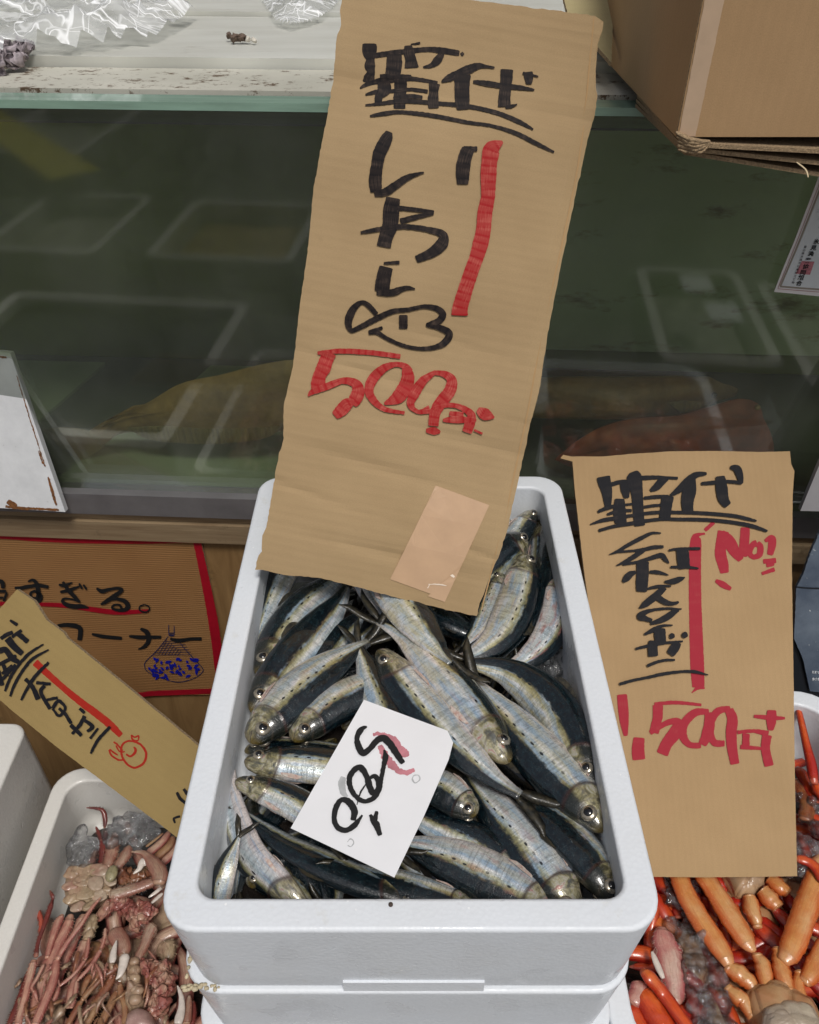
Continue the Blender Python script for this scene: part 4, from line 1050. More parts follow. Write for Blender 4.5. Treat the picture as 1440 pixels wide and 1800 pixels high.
def film(name, poly, seed, hgt, nx=90, ny=60, fold=1.0):
    P = [(atz(x, y, -.163).x, atz(x, y, -.163).y) for x, y in poly]
    xs = [p[0] for p in P]; ys = [p[1] for p in P]
    def inside(x, y):
        c_ = False; n = len(P)
        for i in range(n):
            (xa, ya), (xb, yb) = P[i], P[(i+1) % n]
            if (ya > y) != (yb > y) and x < (xb-xa)*(y-ya)/(yb-ya)+xa: c_ = not c_
        return c_
    def edge(x, y):
        m = 9
        n = len(P)
        for i in range(n):
            a_ = Vector(P[i]); b_ = Vector(P[(i+1) % n]); p = Vector((x, y)); ab = b_-a_
            tt = max(0, min(1, (p-a_).dot(ab)/ab.length_squared)); m = min(m, (p-a_-ab*tt).length)
        return m
    idx, verts, faces = {}, [], []
    for i in range(nx+1):
        for j in range(ny+1):
            x = min(xs)+(max(xs)-min(xs))*i/nx; y = min(ys)+(max(ys)-min(ys))*j/ny
            if not inside(x, y): continue
            e = min(1, edge(x, y)/.05)
            # ridged noise gives sharp creases
            q = Vector((x*14, y*9, seed)); q2 = Vector((x*34+y*20, y*16, seed+3))
            r1 = 1-abs(noise.noise(q))*2; r2 = 1-abs(noise.noise(q2))*2; r3 = 1-abs(noise.noise(Vector((x*80, y*46, seed+7))))*2
            z = -.1625+e**.6*hgt*(.35+.45*max(0, r1)**2+.30*max(0, r2)**3*fold+.12*r3**3*fold)
            idx[i, j] = len(verts); verts.append(T0(x+.004*r2, y+.003*r1, z))
    for (i, j) in list(idx):
        k = [(i, j), (i+1, j), (i+1, j+1), (i, j+1)]
        if all(q in idx for q in k): faces.append(tuple(idx[q] for q in k))
    return mesh_obj(name, verts, faces, M_film, None, smooth=True)
o = film('plastic_film', [(-160, -160), (-160, 100), (0, 100), (60, 95), (150, 88), (270, 72), (315, 52), (340, 36), (345, 22), (300, 24), (262, 22), (235, 0), (200, -60), (150, -160)], 2.2, .045, 190, 150)
tag(o, 'crumpled clear plastic film bag spread over the tank lid at upper left', 'plastic bag')
o = film('plastic_film', [(455, -60), (458, 8), (480, 40), (508, 49), (560, 34), (590, 12), (600, -60)], 8.4, .030, 90, 90)
tag(o, 'small clear plastic film bag on the lid just left of the big sign', 'plastic bag')
def lump(name, centers, mat, parent=None, seed=1, amp=.5, fr_=300, sub=3):
    bm = bmesh.new()
    for c_, r in centers:
        bmesh.ops.create_icosphere(bm, subdivisions=sub, radius=r, matrix=Matrix.Translation(c_))
    for v_ in bm.verts:
        n = noise.noise_vector(v_.co*fr_+Vector((seed, 0, 0)))
        v_.co += n*amp*centers[0][1]
    return bm_obj(name, bm, mat, parent, True)
M_wad = simple('grubby_tissue', (.55, .47, .50), .6, nscale=160, namt=.7)
o = lump('waste_wad', [(atz(20, 98, -.164), .010), (atz(38, 90, -.164), .008), (atz(6, 88, -.164), .009), (atz(44, 80, -.164), .006), (atz(-10, 104, -.164), .009)], M_wad, None, 4, .95, 190)
tag(o, 'grubby pinkish wad with dark flecks at the corner of the film bag, far left', 'litter')
o = lump('waste_scrap', [(atz(412, 66, -.1625), .0045), (atz(426, 67, -.163), .004), (atz(404, 63, -.163), .003)], simple('scrap_dark', (.22, .15, .11), .8, nscale=400, namt=.8), None, 9, .9, 260)
tag(o, 'small brown and white scrap lying alone on the ribbed lid', 'litter')
o = lump('waste_scrap', [(atz(446, 70, -.164), .003), (atz(436, 69, -.164), .003)], simple('scrap_pale', (.62, .58, .5), .8), None, 3, .7, 200)
tag(o, 'pale crumb touching the brown scrap on the ribbed lid', 'litter')

# ================================================================= SARDINES
t = NT('sardine_skin')
S = t.attr('s'); D = t.attr('d'); A = t.attr('a')
oi = t.add('ShaderNodeObjectInfo')
sepc = t.add('ShaderNodeSeparateColor'); t.l.new(oi.outputs['Color'], sepc.inputs[0])
DK, GD, PK = sepc.outputs[0], sepc.outputs[1], sepc.outputs[2]
cmb = t.add('ShaderNodeCombineXYZ'); t.l.new(S, cmb.inputs[0]); t.l.new(A, cmb.inputs[1]); t.l.new(t.math('MULTIPLY', oi.outputs['Random'], 30), cmb.inputs[2])
V = cmb.outputs[0]
def mp(sc_):
    m = t.add('ShaderNodeMapping'); t.l.new(V, m.inputs[0]); m.inputs['Scale'].default_value = sc_; return m.outputs[0]
n_lo = t.noise(mp((7, 4, 1)), 1, 4, .6)
n_mid = t.noise(mp((26, 9, 1)), 1, 5, .65)
n_line = t.noise(mp((95, 2.2, 1)), 1, 3, .6, .5)
n_fine = t.noise(mp((220, 60, 1)), 1, 3, .7)
dd = t.math('ADD', t.math('ADD', D, t.math('MULTIPLY', t.math('SUBTRACT', n_mid, .5), .38)), t.math('MULTIPLY', t.math('SUBTRACT', DK, .5), .55))
base = t.ramp(t.math('MULTIPLY_ADD', dd, .5, .5), [(.0, (.84, .76, .74)), (.15, (.66, .71, .74)), (.29, (.50, .60, .66)), (.40, (.96, .97, .98)), (.465, (.66, .66, .48)), (.535, (.22, .21, .10)), (.59, (.014, .020, .020)), (1.0, (.002, .005, .008))])  # brightest stop paints a silver highlight streak along the flank
# golden sheen / bluish sheen in patches
base = t.mix(t.math('MULTIPLY', t.ramp(n_lo, [(.38, 0), (.60, 1)]), t.math('MULTIPLY', GD, .85)), base, (.56, .48, .22), 'MIX')
base = t.mix(t.math('MULTIPLY', t.ramp(t.noise(mp((5, 5, 2)), 1, 3), [(.50, 0), (.66, .7)]), 1.0), base, (.34, .50, .68), 'MIX')
base = t.mix(t.math('MULTIPLY', t.ramp(t.noise(mp((9, 5, 3)), 1, 4), [(.54, 0), (.70, .8)]), PK), base, (.50, .20, .17), 'MIX')
# dark back kept dark on top of the sheens
backm = t.ramp(dd, [(.12, 0), (.24, 1)])
base = t.mix(backm, base, t.mix(t.ramp(n_mid, [(.4, 0), (.7, 1)]), (.0015, .004, .007), (.006, .020, .026)))
# thin vertical scale-row lines
base = t.mix(t.math('MULTIPLY', t.ramp(n_line, [(.48, 0), (.64, 1)]), .50), base, t.mix(.8, base, (.04, .045, .04), 'MULTIPLY'))
base = t.mix(t.math('MULTIPLY', t.ramp(n_line, [(.60, 0), (.75, 1)]), t.math('SUBTRACT', .25, t.math('MULTIPLY', backm, .23))), base, (.72, .70, .62), 'MIX')
vo = t.add('ShaderNodeTexVoronoi'); t.l.new(mp((70, 26, 1)), vo.inputs['Vector']); vo.inputs['Scale'].default_value = 1.0
base = t.mix(t.math('MULTIPLY', t.ramp(vo.outputs['Distance'], [(.35, 0), (.75, 1)]), .25), base, t.mix(.75, base, (.1, .1, .1), 'MULTIPLY'))
# row of spots on the flank
sx = t.math('MULTIPLY', S, 15.0)
fx = t.math('SUBTRACT', t.math('FRACT', sx), .5)
wn_ = t.add('ShaderNodeTexWhiteNoise', noise_dimensions='1D'); t.l.new(t.math('ADD', t.math('FLOOR', sx), t.math('MULTIPLY', oi.outputs['Random'], 90)), wn_.inputs['W'])
cy_ = t.math('SUBTRACT', t.math('SUBTRACT', D, .02), t.math('MULTIPLY', t.math('SUBTRACT', wn_.outputs[0], .5), .12))
r2 = t.math('ADD', t.math('POWER', t.math('MULTIPLY', fx, 1.3), 2), t.math('POWER', t.math('MULTIPLY', cy_, 5.2), 2))
r2 = t.math('ADD', r2, t.math('MULTIPLY', t.math('SUBTRACT', n_fine, .5), .10))
spot = t.ramp(r2, [(.03, 1), (.075, 0)])
spot = t.math('MULTIPLY', spot, t.math('MULTIPLY', t.ramp(S, [(.26, 0), (.28, 1)]), t.ramp(S, [(.78, 1), (.82, 0)])))
spot = t.math('MULTIPLY', spot, t.ramp(wn_.outputs[0], [(.15, .1), (.3, .95)]))
base = t.mix(spot, base, (.010, .012, .016))
# head
headm = t.ramp(t.math('ADD', S, t.math('MULTIPLY', t.math('MULTIPLY', D, D), .035)), [(.205, 1), (.225, 0)])
hn = t.noise(mp((20, 3.0, 4)), 1, 5, .6, .5)
hcol = t.ramp(hn, [(.30, (.015, .014, .010)), (.43, (.10, .085, .035)), (.52, (.30, .26, .12)), (.60, (.42, .40, .32)), (.67, (.36, .13, .10)), (.76, (.60, .60, .56))])
hcol = t.mix(t.ramp(t.math('ADD', D, t.math('MULTIPLY', t.math('SUBTRACT', n_mid, .5), .4)), [(.05, 0), (.36, 1)]), hcol, (.012, .014, .010))
hcol = t.mix(t.ramp(S, [(.01, .8), (.06, 0)]), hcol, (.16, .11, .02))
base = t.mix(headm, base, t.mix(.12, hcol, base))
gx = t.math('ADD', S, t.math('MULTIPLY', t.math('MULTIPLY', D, D), .035))
gill = t.ramp(gx, [(.205, 0), (.216, .8), (.232, 0)])
base = t.mix(gill, base, (.05, .02, .015))
g2 = t.ramp(t.math('ADD', S, t.math('MULTIPLY', t.math('MULTIPLY', D, D), .05)), [(.135, 0), (.143, .6), (.152, 0)])
base = t.mix(g2, base, (.06, .045, .03))
mouth = t.math('MULTIPLY', t.ramp(S, [(.055, .9), (.07, 0)]), t.ramp(t.math('ABSOLUTE', t.math('ADD', D, t.math('ADD', t.math('MULTIPLY', S, 6), -.12))), [(.0, 1), (.10, 0)]))
base = t.mix(mouth, base, (.02, .01, .008))
# tail stalk darkens
base = t.mix(t.ramp(S, [(.90, 0), (1.0, .75)]), base, (.03, .03, .028))
bmp = t.bump(n_line, .35, .0007)
bmp = t.bump(vo.outputs['Distance'], .15, .0004, bmp)
bmp = t.bump(n_mid, .22, .0010, bmp)
bmp = t.bump(hn, .30, .0008, bmp)
bmp = t.bump(t.ramp(t.noise(mp((150, 45, 9)), 1, 2, .5), [(.60, 0), (.70, 1)]), .35, .0006, bmp)
gb = t.bump(gx_ := t.ramp(gx, [(.205, 1), (.222, 0)]), .8, .0012, bmp)
metal = t.math('MULTIPLY', t.ramp(dd, [(-.0, .34), (.26, .02)]), t.math('SUBTRACT', 1.0, t.math('MULTIPLY', headm, .4)))
t.fin(base, t.ramp(n_mid, [(.3, .16), (.7, .32)]), gb, metal, .9)
t.b.inputs['Coat Roughness'].default_value = .045
M_skin = t.m
t = NT('sardine_fin'); v = t.coord()
c = t.mix(t.ramp(t.noise(v, 250, 4, .6), [(.35, 0), (.7, 1)]), (.010, .011, .010), (.06, .05, .03))
t.fin(c, .3, t.bump(t.noise(v, 600, 3), .6, .0008), coat=.3); M_sfin = t.m
t = NT('pectoral_fin'); v = t.coord()
c = t.mix(t.ramp(t.noise(v, 350, 4, .6), [(.35, 0), (.7, 1)]), (.45, .27, .22), (.62, .58, .52))
t.fin(c, .3, coat=.3); M_pfin = t.m
M_iris = simple('iris_silver', (.50, .44, .34), .22, .7, nscale=400, namt=.5, coat=.8)
M_pupil = simple('pupil', (.003, .003, .004), .05, coat=1)

HP = [(0, .12), (.02, .30), (.05, .48), (.10, .70), (.16, .87), (.22, .98), (.32, 1.07), (.42, 1.10), (.52, 1.06), (.62, .96), (.72, .79), (.82, .57), (.90, .37), (.96, .25), (1.0, .23)]
def hprof(s_):
    for (a, x), (b, y) in zip(HP, HP[1:]):
        if s_ <= b: 
            f = (s_-a)/(b-a); f = f*f*(3-2*f)*.4+f*.6
            return x+(y-x)*f
    return HP[-1][1]
def tprof(s_): return (.62+.06*math.sin(min(s_, .22)/.22*math.pi) if s_ < .22 else .60-.30*(s_-.22)/.78)

def sardine(label, C, Sv, H, roll, color, group='sardines heaped in the foam box', detail=True, tailspread=1.0, tailtwist=0.0, mouthopen=0.0):
    """C: world centre points snout->tail; Sv: unit vector(s) toward the back, seen side; H: full body height in metres"""
    root = thing('sardine', label, 'sardine', group)
    n, m = 44, 22
    q = smooth_pts([(p.x*1000, p.y*1000, p.z*1000) for p in C], n)
    Q = [Vector(p)/1000 for p in q]
    up = Vector((0, 0, 1)); ro = math.radians(roll)
    fr = []
    for i in range(n):
        tg = (Q[min(n-1, i+1)]-Q[max(0, i-1)]).normalized()
        side = tg.cross(up).normalized()
        if Sv == 'L': side = -side       # travel snout->tail; cross(up) points to the right-hand side
        N = side.cross(tg); N = N if N.z > 0 else -N
        DV = side*math.cos(ro)+N*math.sin(ro); TV = N*math.cos(ro)-side*math.sin(ro)
        fr.append((Q[i], tg, DV, TV))
    verts, faces, s_l, d_l, a_l = [], [], [], [], []
    k_ = 0
    for i, (c, tg, DV, TV) in enumerate(fr):
        s_ = i/(n-1); h = H/2*hprof(s_); tr_ = tprof(s_)
        th = h*tr_
        k_ = 1/math.sqrt(math.cos(ro)**2+(tr_*math.sin(ro))**2)
        h *= min(k_, 1.35); th *= min(k_, 1.2)
        if .12 < s_ < .215: th *= 1.05
        for j in range(m):
            ph = 2*math.pi*j/m
            cd = math.cos(ph); sn = math.sin(ph)
            x = th*sn*(1-.22*max(0, -cd)**2)
            y = h*cd
            if cd > 0: y *= .94
            if s_ < .12: y += h*.10*(.12-s_)/.12*(-1)
            verts.append(c+DV*y+TV*x)
            s_l.append(s_); d_l.append(cd); a_l.append(abs(ph if ph < math.pi else 2*math.pi-ph)*.6+(3 if ph > math.pi else 0))
        if i:
            for j in range(m):
                k2 = (j+1) % m
                faces.append(((i-1)*m+j, (i-1)*m+k2, i*m+k2, i*m+j))
    faces.append(tuple(range(m))[::-1]); faces.append(tuple((n-1)*m+j for j in range(m)))
    o = mesh_obj('body', verts, faces, M_skin, root, smooth=True)
    add_attr(o.data, 's', s_l); add_attr(o.data, 'd', d_l); add_attr(o.data, 'a', a_l)
    o.color = (color[0], color[1], color[2], 1)
    # tail fin: two lobes
    c, tg, DV, TV = fr[-1]; c0 = fr[-2][0]
    tg = (tg*math.cos(tailtwist)+TV*math.sin(tailtwist)).normalized()
    L = H*.92; vv, ff_ = [], []
    for sg in (1, -1):
        b0 = len(vv); K = 10
        for i in range(K+1):
            f = i/K
            ou = .115+.40*tailspread*f**.85; inn = max(0.0, f-.34)*.52*tailspread
            if f > .8: inn = inn+(ou-inn)*((f-.8)/.2)**1.5
            ctr = c-tg*H*.05+tg*(L*f)+TV*(.0012*math.sin(f*6+sg*2+H*900))
            rip = TV*.00035
            vv += [ctr+DV*sg*H*ou, ctr+DV*sg*H*(ou+inn)/2+rip, ctr+DV*sg*H*inn+tg*L*.03, ctr+DV*sg*H*(ou+inn)/2-rip]
        for i in range(K):
            for j in range(4):
                k2 = (j+1) % 4
                ff_.append((b0+i*4+j, b0+i*4+k2, b0+(i+1)*4+k2, b0+(i+1)*4+j))
    mesh_obj('tail_fin', vv, ff_, M_sfin, root, smooth=True)
    if detail:
        def onbody(s_, ph, sc_=1.0):
            i = int(s_*(n-1)); c, tg, DV, TV = fr[i]; h = H/2*hprof(s_); tr_ = tprof(s_); th = h*tr_
            k_ = 1/math.sqrt(math.cos(ro)**2+(tr_*math.sin(ro))**2)
            h *= min(k_, 1.35); th *= min(k_, 1.2)
            nn = (DV*math.cos(ph)/h+TV*math.sin(ph)/th).normalized()
            return c+(DV*h*math.cos(ph)+TV*th*math.sin(ph))*sc_, tg, nn
        for sg in (1, -1):
            p, tg, nn = onbody(.098, sg*math.radians(74), .93)
            b_ = nn.cross(tg).normalized(); t2 = b_.cross(nn)
            M = Matrix((t2, b_, nn)).transposed()
            R0 = H*.155
            e = ball('eye', p, R0, M_iris, root, (1, 1, .45), 16, M)
            pu = ball('pupil', p+nn*R0*.22, R0*.60, M_pupil, e, (1, 1, .62), 14, M)
            # pectoral fin
            p, tg, nn = onbody(.235, sg*math.radians(138), 1.0)
            b_ = nn.cross(tg).normalized()
            if b_.dot(DV) > 0: b_ = -b_
            L = H*.55
            pts = [p-tg*.001, p+tg*L*.45+b_*H*.02+nn*.0012, p+tg*L+b_*H*.10+nn*.0010, p+tg*L*.72+b_*H*.17+nn*.0006, p+tg*L*.3+b_*H*.12+nn*.0006, p+b_*H*.06]
            mesh_obj('pectoral_fin', pts+[x-nn*.0005 for x in pts], [(0, 1, 2, 3, 4, 5), (11, 10, 9, 8, 7, 6)]+[(i, (i+1) % 6, 6+(i+1) % 6, 6+i) for i in range(6)], M_pfin, root)
        # dorsal fin folded back along the ridge
        i0, i1 = int(.44*n), int(.58*n); vv, ff_ = [], []
        for i in range(i0, i1+1):
            c, tg, DV, TV = fr[i]; s_ = i/(n-1); h = H/2*hprof(s_)*.94
            k_ = min(1.35, 1/math.sqrt(math.cos(ro)**2+(tprof(s_)*math.sin(ro))**2)); h *= k_
            f = (i-i0)/(i1-i0); ht = H*.13*math.sin(math.pi*min(1, f*.8+.18))
            b = c+DV*(h-.0006); vv += [b+TV*.0005, b-TV*.0005, b+DV*ht+tg*ht*1.4]
        for i in range(i1-i0):
            for j in range(3):
                k2 = (j+1) % 3
                ff_.append((i*3+j, i*3+k2, (i+1)*3+k2, (i+1)*3+j))
        mesh_obj('dorsal_fin', vv, ff_, M_sfin, root)
    place_root(root)
    return root

def sard_px(label, pts, W, side, roll, z, color, **kw):
    """pts: snout->tail pixels (x, y[, dz]); z: height of the centre line below the camera"""
    C = [atz(p[0], p[1], z+(p[2] if len(p) > 2 else 0)) for p in pts]
    m_ = len(pts)//2; p = pts[m_]; q = pts[m_-1]
    tx, ty = p[0]-q[0], p[1]-q[1]; l = math.hypot(tx, ty)
    nx, ny = -ty/l*W/2, tx/l*W/2
    a_, b_ = atz(p[0]+nx, p[1]+ny, z), atz(p[0]-nx, p[1]-ny, z)
    tw = (C[m_]-C[m_-1]).normalized(); d_ = a_-b_
    H = (d_-tw*d_.dot(tw)).length
    return sardine(label, C, side, H, roll, color, **kw)

za, zb, zcc, zd, ze = -.560, -.567, -.575, -.584, -.594
# colour = (darkness of back .5 neutral, gold sheen, pink flush)
SL = [
 ('sardine with upturned pale belly curving along the left wall to the near corner', [(560, 1640, -.012), (505, 1572), (440, 1505), (405, 1410), (400, 1330), (404, 1270)], 52, 'L', -52, ze+.004, (.1, .1, .35)),
 ('sardine at the near left corner with its forked tail raised, body diving down', [(385, 1625, -.02), (384, 1580, -.012), (395, 1530), (412, 1488, .004), (420, 1470, .006)], 40, 'L', 0, zcc, (.3, .6, .1)),
 ('dark-backed sardine lying along the near wall, right of the raised forked tail', [(745, 1600), (690, 1572), (600, 1535), (510, 1490), (452, 1448), (425, 1425)], 62, 'L', 25, zd, (.85, .3, .1)),
 ('sardine with its brown head pointing left just above the raised forked tail', [(414, 1372), (440, 1380), (500, 1402), (570, 1440), (650, 1480), (700, 1500)], 56, 'L', 8, zcc+.002, (.62, .5, .35)),
 ('sardine with its dark green head pointing left, just left of the price card', [(430, 1337), (470, 1340), (540, 1342), (620, 1352), (700, 1372), (740, 1385)], 60, 'L', 6, zcc, (.55, .7, .15)),
 ('sardine with a yellow snout pointing down left, directly above the green-headed one', [(440, 1306), (462, 1282), (510, 1232), (560, 1188), (612, 1150), (650, 1128)], 70, 'R', -4, zb, (.35, .6, .35)),
 ('sardine with a yellow snout touching the upper left edge of the price card', [(516, 1303), (538, 1280), (580, 1246), (640, 1212), (700, 1190), (740, 1180)], 60, 'R', -4, zb-.004, (.45, .6, .35)),
 ('black-backed sardine with a bright silver flank, its head against the left wall', [(444, 1254), (462, 1226), (505, 1170), (555, 1110), (596, 1058), (610, 1030)], 60, 'L', 26, zcc+.001, (.8, .15, .2)),
 ('spotted sardine with a coppery stripe, second from the left wall under the big sign', [(456, 1190), (470, 1165), (505, 1105), (545, 1058), (580, 1028), (620, 985)], 62, 'L', 8, zcc-.002, (.55, .35, .3)),
 ('pale sardine hugging the left wall beneath the big sign, dark tail downward', [(525, 950), (510, 985), (492, 1020), (472, 1064), (458, 1100), (450, 1122)], 46, 'R', 10, zcc, (.35, .6, .05)),
 ('narrow dark sardine squeezed against the left wall, head down', [(446, 1215), (450, 1190), (460, 1150), (475, 1110), (490, 1070)], 36, 'L', 20, ze, (.7, .2, .5)),
 ('pale blue sardine half under the big sign, left of the golden-green one', [(620, 985), (645, 1030), (670, 1070), (692, 1105), (706, 1130)], 44, 'L', -20, zcc, (.1, .1, .1)),
 ('golden-green sardine from under the big sign, its dark tail hanging at centre', [(655, 985), (684, 1025), (712, 1062), (745, 1108), (775, 1146), (794, 1165)], 74, 'L', 2, za+.006, (.45, .8, .0)),
 ('long spotted sardine across the centre, snout stopping short of the gold-snouted one', [(893, 1342), (878, 1318), (835, 1255), (770, 1178), (715, 1122), (664, 1092)], 72, 'R', -8, za-.002, (.35, .6, .3)),
 ('long silver sardine touching the upper right edge of the price card, head at upper left', [(664, 1144), (682, 1165), (722, 1222), (790, 1298), (860, 1362), (915, 1398)], 74, 'R', -6, za+.0, (.3, .45, .3)),
 ('upright gray sardine above the price card, its tail at the centre of the pile', [(715, 1345), (700, 1305), (678, 1250), (655, 1195), (640, 1158), (628, 1130)], 62, 'R', 10, zb+.0005, (.55, .35, .0)),
 ('short dark sardine wedged behind the pale tail highlight, left of centre', [(530, 1200), (552, 1175), (585, 1135), (612, 1105), (640, 1075)], 46, 'L', 30, zd, (.9, .2, .0)),
 ('black-backed sardine with a bright gold flank arching along the right side', [(1042, 1392), (1030, 1360), (1000, 1290), (955, 1225), (890, 1180), (820, 1165)], 66, 'R', 30, zb+.001, (.8, 1.0, .1)),
 ('plump pale blue sardine on the right, gold snout near the right wall', [(1062, 1462), (1046, 1440), (1000, 1385), (930, 1310), (870, 1240), (832, 1196)], 80, 'L', -8, zb, (.35, .55, .3)),
 ('black-backed sardine in the near right corner with a big ringed eye', [(1084, 1590, -.006), (1066, 1560), (1030, 1505), (975, 1445), (925, 1405), (890, 1385)], 74, 'L', 22, zcc+.002, (.8, .5, .3)),
 ('wide pale sardine with a pink belly fin, its head in the near right corner', [(1022, 1612, -.008), (995, 1585), (950, 1525), (895, 1455), (850, 1400), (820, 1362)], 86, 'L', -12, zcc-.004, (.25, .3, .45)),
 ('sardine with only its gray head out from under the right side of the price card', [(838, 1432), (818, 1418), (780, 1390), (730, 1362), (690, 1340)], 62, 'L', -2, zb-.003, (.4, .4, .1)),
 ('dark sardine with an orange stripe between the price card and the pink-bellied one', [(930, 1545), (905, 1528), (850, 1490), (790, 1458), (730, 1432), (690, 1420)], 60, 'R', 16, zd+.001, (.75, .2, .5)),
 ('blue-silver sardine with a copper flank line below the price card', [(985, 1625, -.008), (950, 1598), (880, 1556), (810, 1520), (740, 1492), (690, 1480)], 84, 'L', -10, zd+.004, (.35, .3, .55)),
 ('sardine at the middle of the near wall, only its dark eye and cheek in view', [(842, 1610, -.004), (812, 1592), (760, 1575), (700, 1552), (650, 1535), (610, 1520)], 56, 'L', 12, zd+.003, (.7, .5, .3)),
 ('gold-bellied sardine curving down at upper right, red fin base, second from the right wall', [(924, 975), (922, 1005), (908, 1065), (880, 1118), (836, 1150), (792, 1162)], 68, 'L', -14, zb-.001, (.15, .7, .25)),
 ('pinkish sardine curving against the right wall, snout up', [(975, 1004), (980, 1030), (980, 1080), (958, 1130), (915, 1166), (865, 1182)], 56, 'L', -22, zcc, (.15, .2, 1.0)),
 ('long dark sardine between the gold-bellied and the pinkish one', [(956, 902), (958, 930), (956, 990), (942, 1060), (912, 1120), (872, 1165)], 58, 'L', 42, zd+.002, (.9, .2, .0)),
 ('slender pale sardine under the right edge of the big sign, red gill', [(880, 1008), (874, 1028), (856, 1070), (836, 1108), (812, 1138)], 46, 'R', -10, zcc+.003, (.2, .6, .6)),
 ('blue-black sardine beside the right edge of the big sign, back upward', [(922, 945), (905, 960), (870, 990), (835, 1020), (800, 1050)], 52, 'R', 50, zb-.002, (1.0, .0, .0)),
 ('sardine at the far right corner with its brown head pointing up right', [(941, 900), (928, 914), (905, 950), (885, 985), (870, 1020)], 46, 'L', 0, zcc, (.5, .6, .5)),
 ('silvery sardine mostly hidden by the right edge of the big sign near the far wall', [(892, 912), (882, 935), (868, 965), (850, 1000), (835, 1030)], 40, 'R', -10, zcc-.002, (.2, .1, .3)),
 ('dark sardine with a small fin sticking out below the big sign', [(740, 1070), (765, 1082), (805, 1102), (845, 1118), (880, 1122)], 56, 'R', 36, zd, (.9, .3, .0)),
 ('pale gold sardine peeping out between the black-backed one and the ice at right', [(1046, 1402), (1044, 1370), (1030, 1310), (1000, 1255), (965, 1215), (930, 1190)], 60, 'L', -16, ze+.003, (.2, .8, .2)),
 ('dark sardine under the raised forked tail, at the near left', [(440, 1560), (470, 1520), (520, 1480), (570, 1450)], 50, 'R', 20, ze, (.9, .2, .2)),
 ('dark greenish sardine below the two yellow-snouted heads', [(430, 1322), (455, 1316), (520, 1318), (600, 1322), (660, 1330)], 44, 'R', 26, zd-.002, (.8, .5, .1)),
]
for i, (lb, pts, W, side, roll, z, col) in enumerate(SL):
    sard_px(lb, pts, W, side, roll, z, col, tailspread=random.uniform(.5, 1.0) if i not in (1, 12) else (1.25 if i == 1 else .45), tailtwist=random.uniform(-.2, .35))
# deeper fish glimpsed between the others
rr = random.Random(21)
for i in range(20):
    x = rr.uniform(-.105, .105); y = .29+.41*(i+.5)/20; an = rr.choice([math.radians(a_) for a_ in (35, 60, 120, 145, 20, 100)])+rr.uniform(-.3, .3)
    if rr.random() < .5: an += math.pi
    L = .155; z = -.604+rr.uniform(-.004, .003)
    bend = rr.uniform(-.012, .012)
    C = []
    for k in range(5):
        f = k/4-.5
        px_ = x+math.cos(an)*L*f-math.sin(an)*bend*(1-4*f*f); py_ = y+math.sin(an)*L*f+math.cos(an)*bend*(1-4*f*f)
        C.append(T0(max(-.128, min(.130, px_)), max(.275, min(.695, py_)), z))
    sardine('dark sardine almost wholly buried under the other sardines', C, rr.choice('LR'), .027, rr.uniform(-10, 50), (rr.uniform(.6, 1), rr.random()*.6, rr.random()*.4), group='deeper sardines glimpsed in the gaps', detail=False)

# ================================================================= ICE
t = NT('ice'); t.n.remove(t.b); v = t.coord()
bp = t.bump(t.noise(v, 240, 4, .6), .9, .002)
tr = t.add('ShaderNodeBsdfTransparent'); tr.inputs[0].default_value = (.97, .98, 1.0, 1)
gl = t.add('ShaderNodeBsdfGlossy'); gl.inputs['Roughness'].default_value = .05; t.l.new(bp, gl.inputs['Normal'])
df = t.add('ShaderNodeBsdfTranslucent'); df.inputs[0].default_value = (.9, .92, .94, 1)
dd_ = t.add('ShaderNodeBsdfDiffuse'); dd_.inputs[0].default_value = (.9, .92, .94, 1)
fz = t.add('ShaderNodeFresnel'); fz.inputs[0].default_value = 1.45; t.l.new(bp, fz.inputs['Normal'])
rf = t.add('ShaderNodeBsdfRefraction'); rf.inputs['IOR'].default_value = 1.22; rf.inputs['Roughness'].default_value = .0; t.l.new(bp, rf.inputs['Normal'])
mt = t.add('ShaderNodeMixShader'); mt.inputs[0].default_value = .45; t.l.new(tr.outputs[0], mt.inputs[1]); t.l.new(rf.outputs[0], mt.inputs[2])
m0 = t.add('ShaderNodeMixShader'); m0.inputs[0].default_value = .5; t.l.new(df.outputs[0], m0.inputs[1]); t.l.new(dd_.outputs[0], m0.inputs[2])
m1 = t.add('ShaderNodeMixShader'); t.l.new(t.ramp(t.noise(v, 130, 4, .6), [(.46, .03), (.70, .30)]), m1.inputs[0]); t.l.new(mt.outputs[0], m1.inputs[1]); t.l.new(m0.outputs[0], m1.inputs[2])
m3 = t.add('ShaderNodeMixShader'); t.l.new(t.math('MULTIPLY', fz.outputs[0], 1.5, clamp=True), m3.inputs[0]); t.l.new(m1.outputs[0], m3.inputs[1]); t.l.new(gl.outputs[0], m3.inputs[2])
t.l.new(m3.outputs[0], t.out.inputs[0])
M_ice = t.m
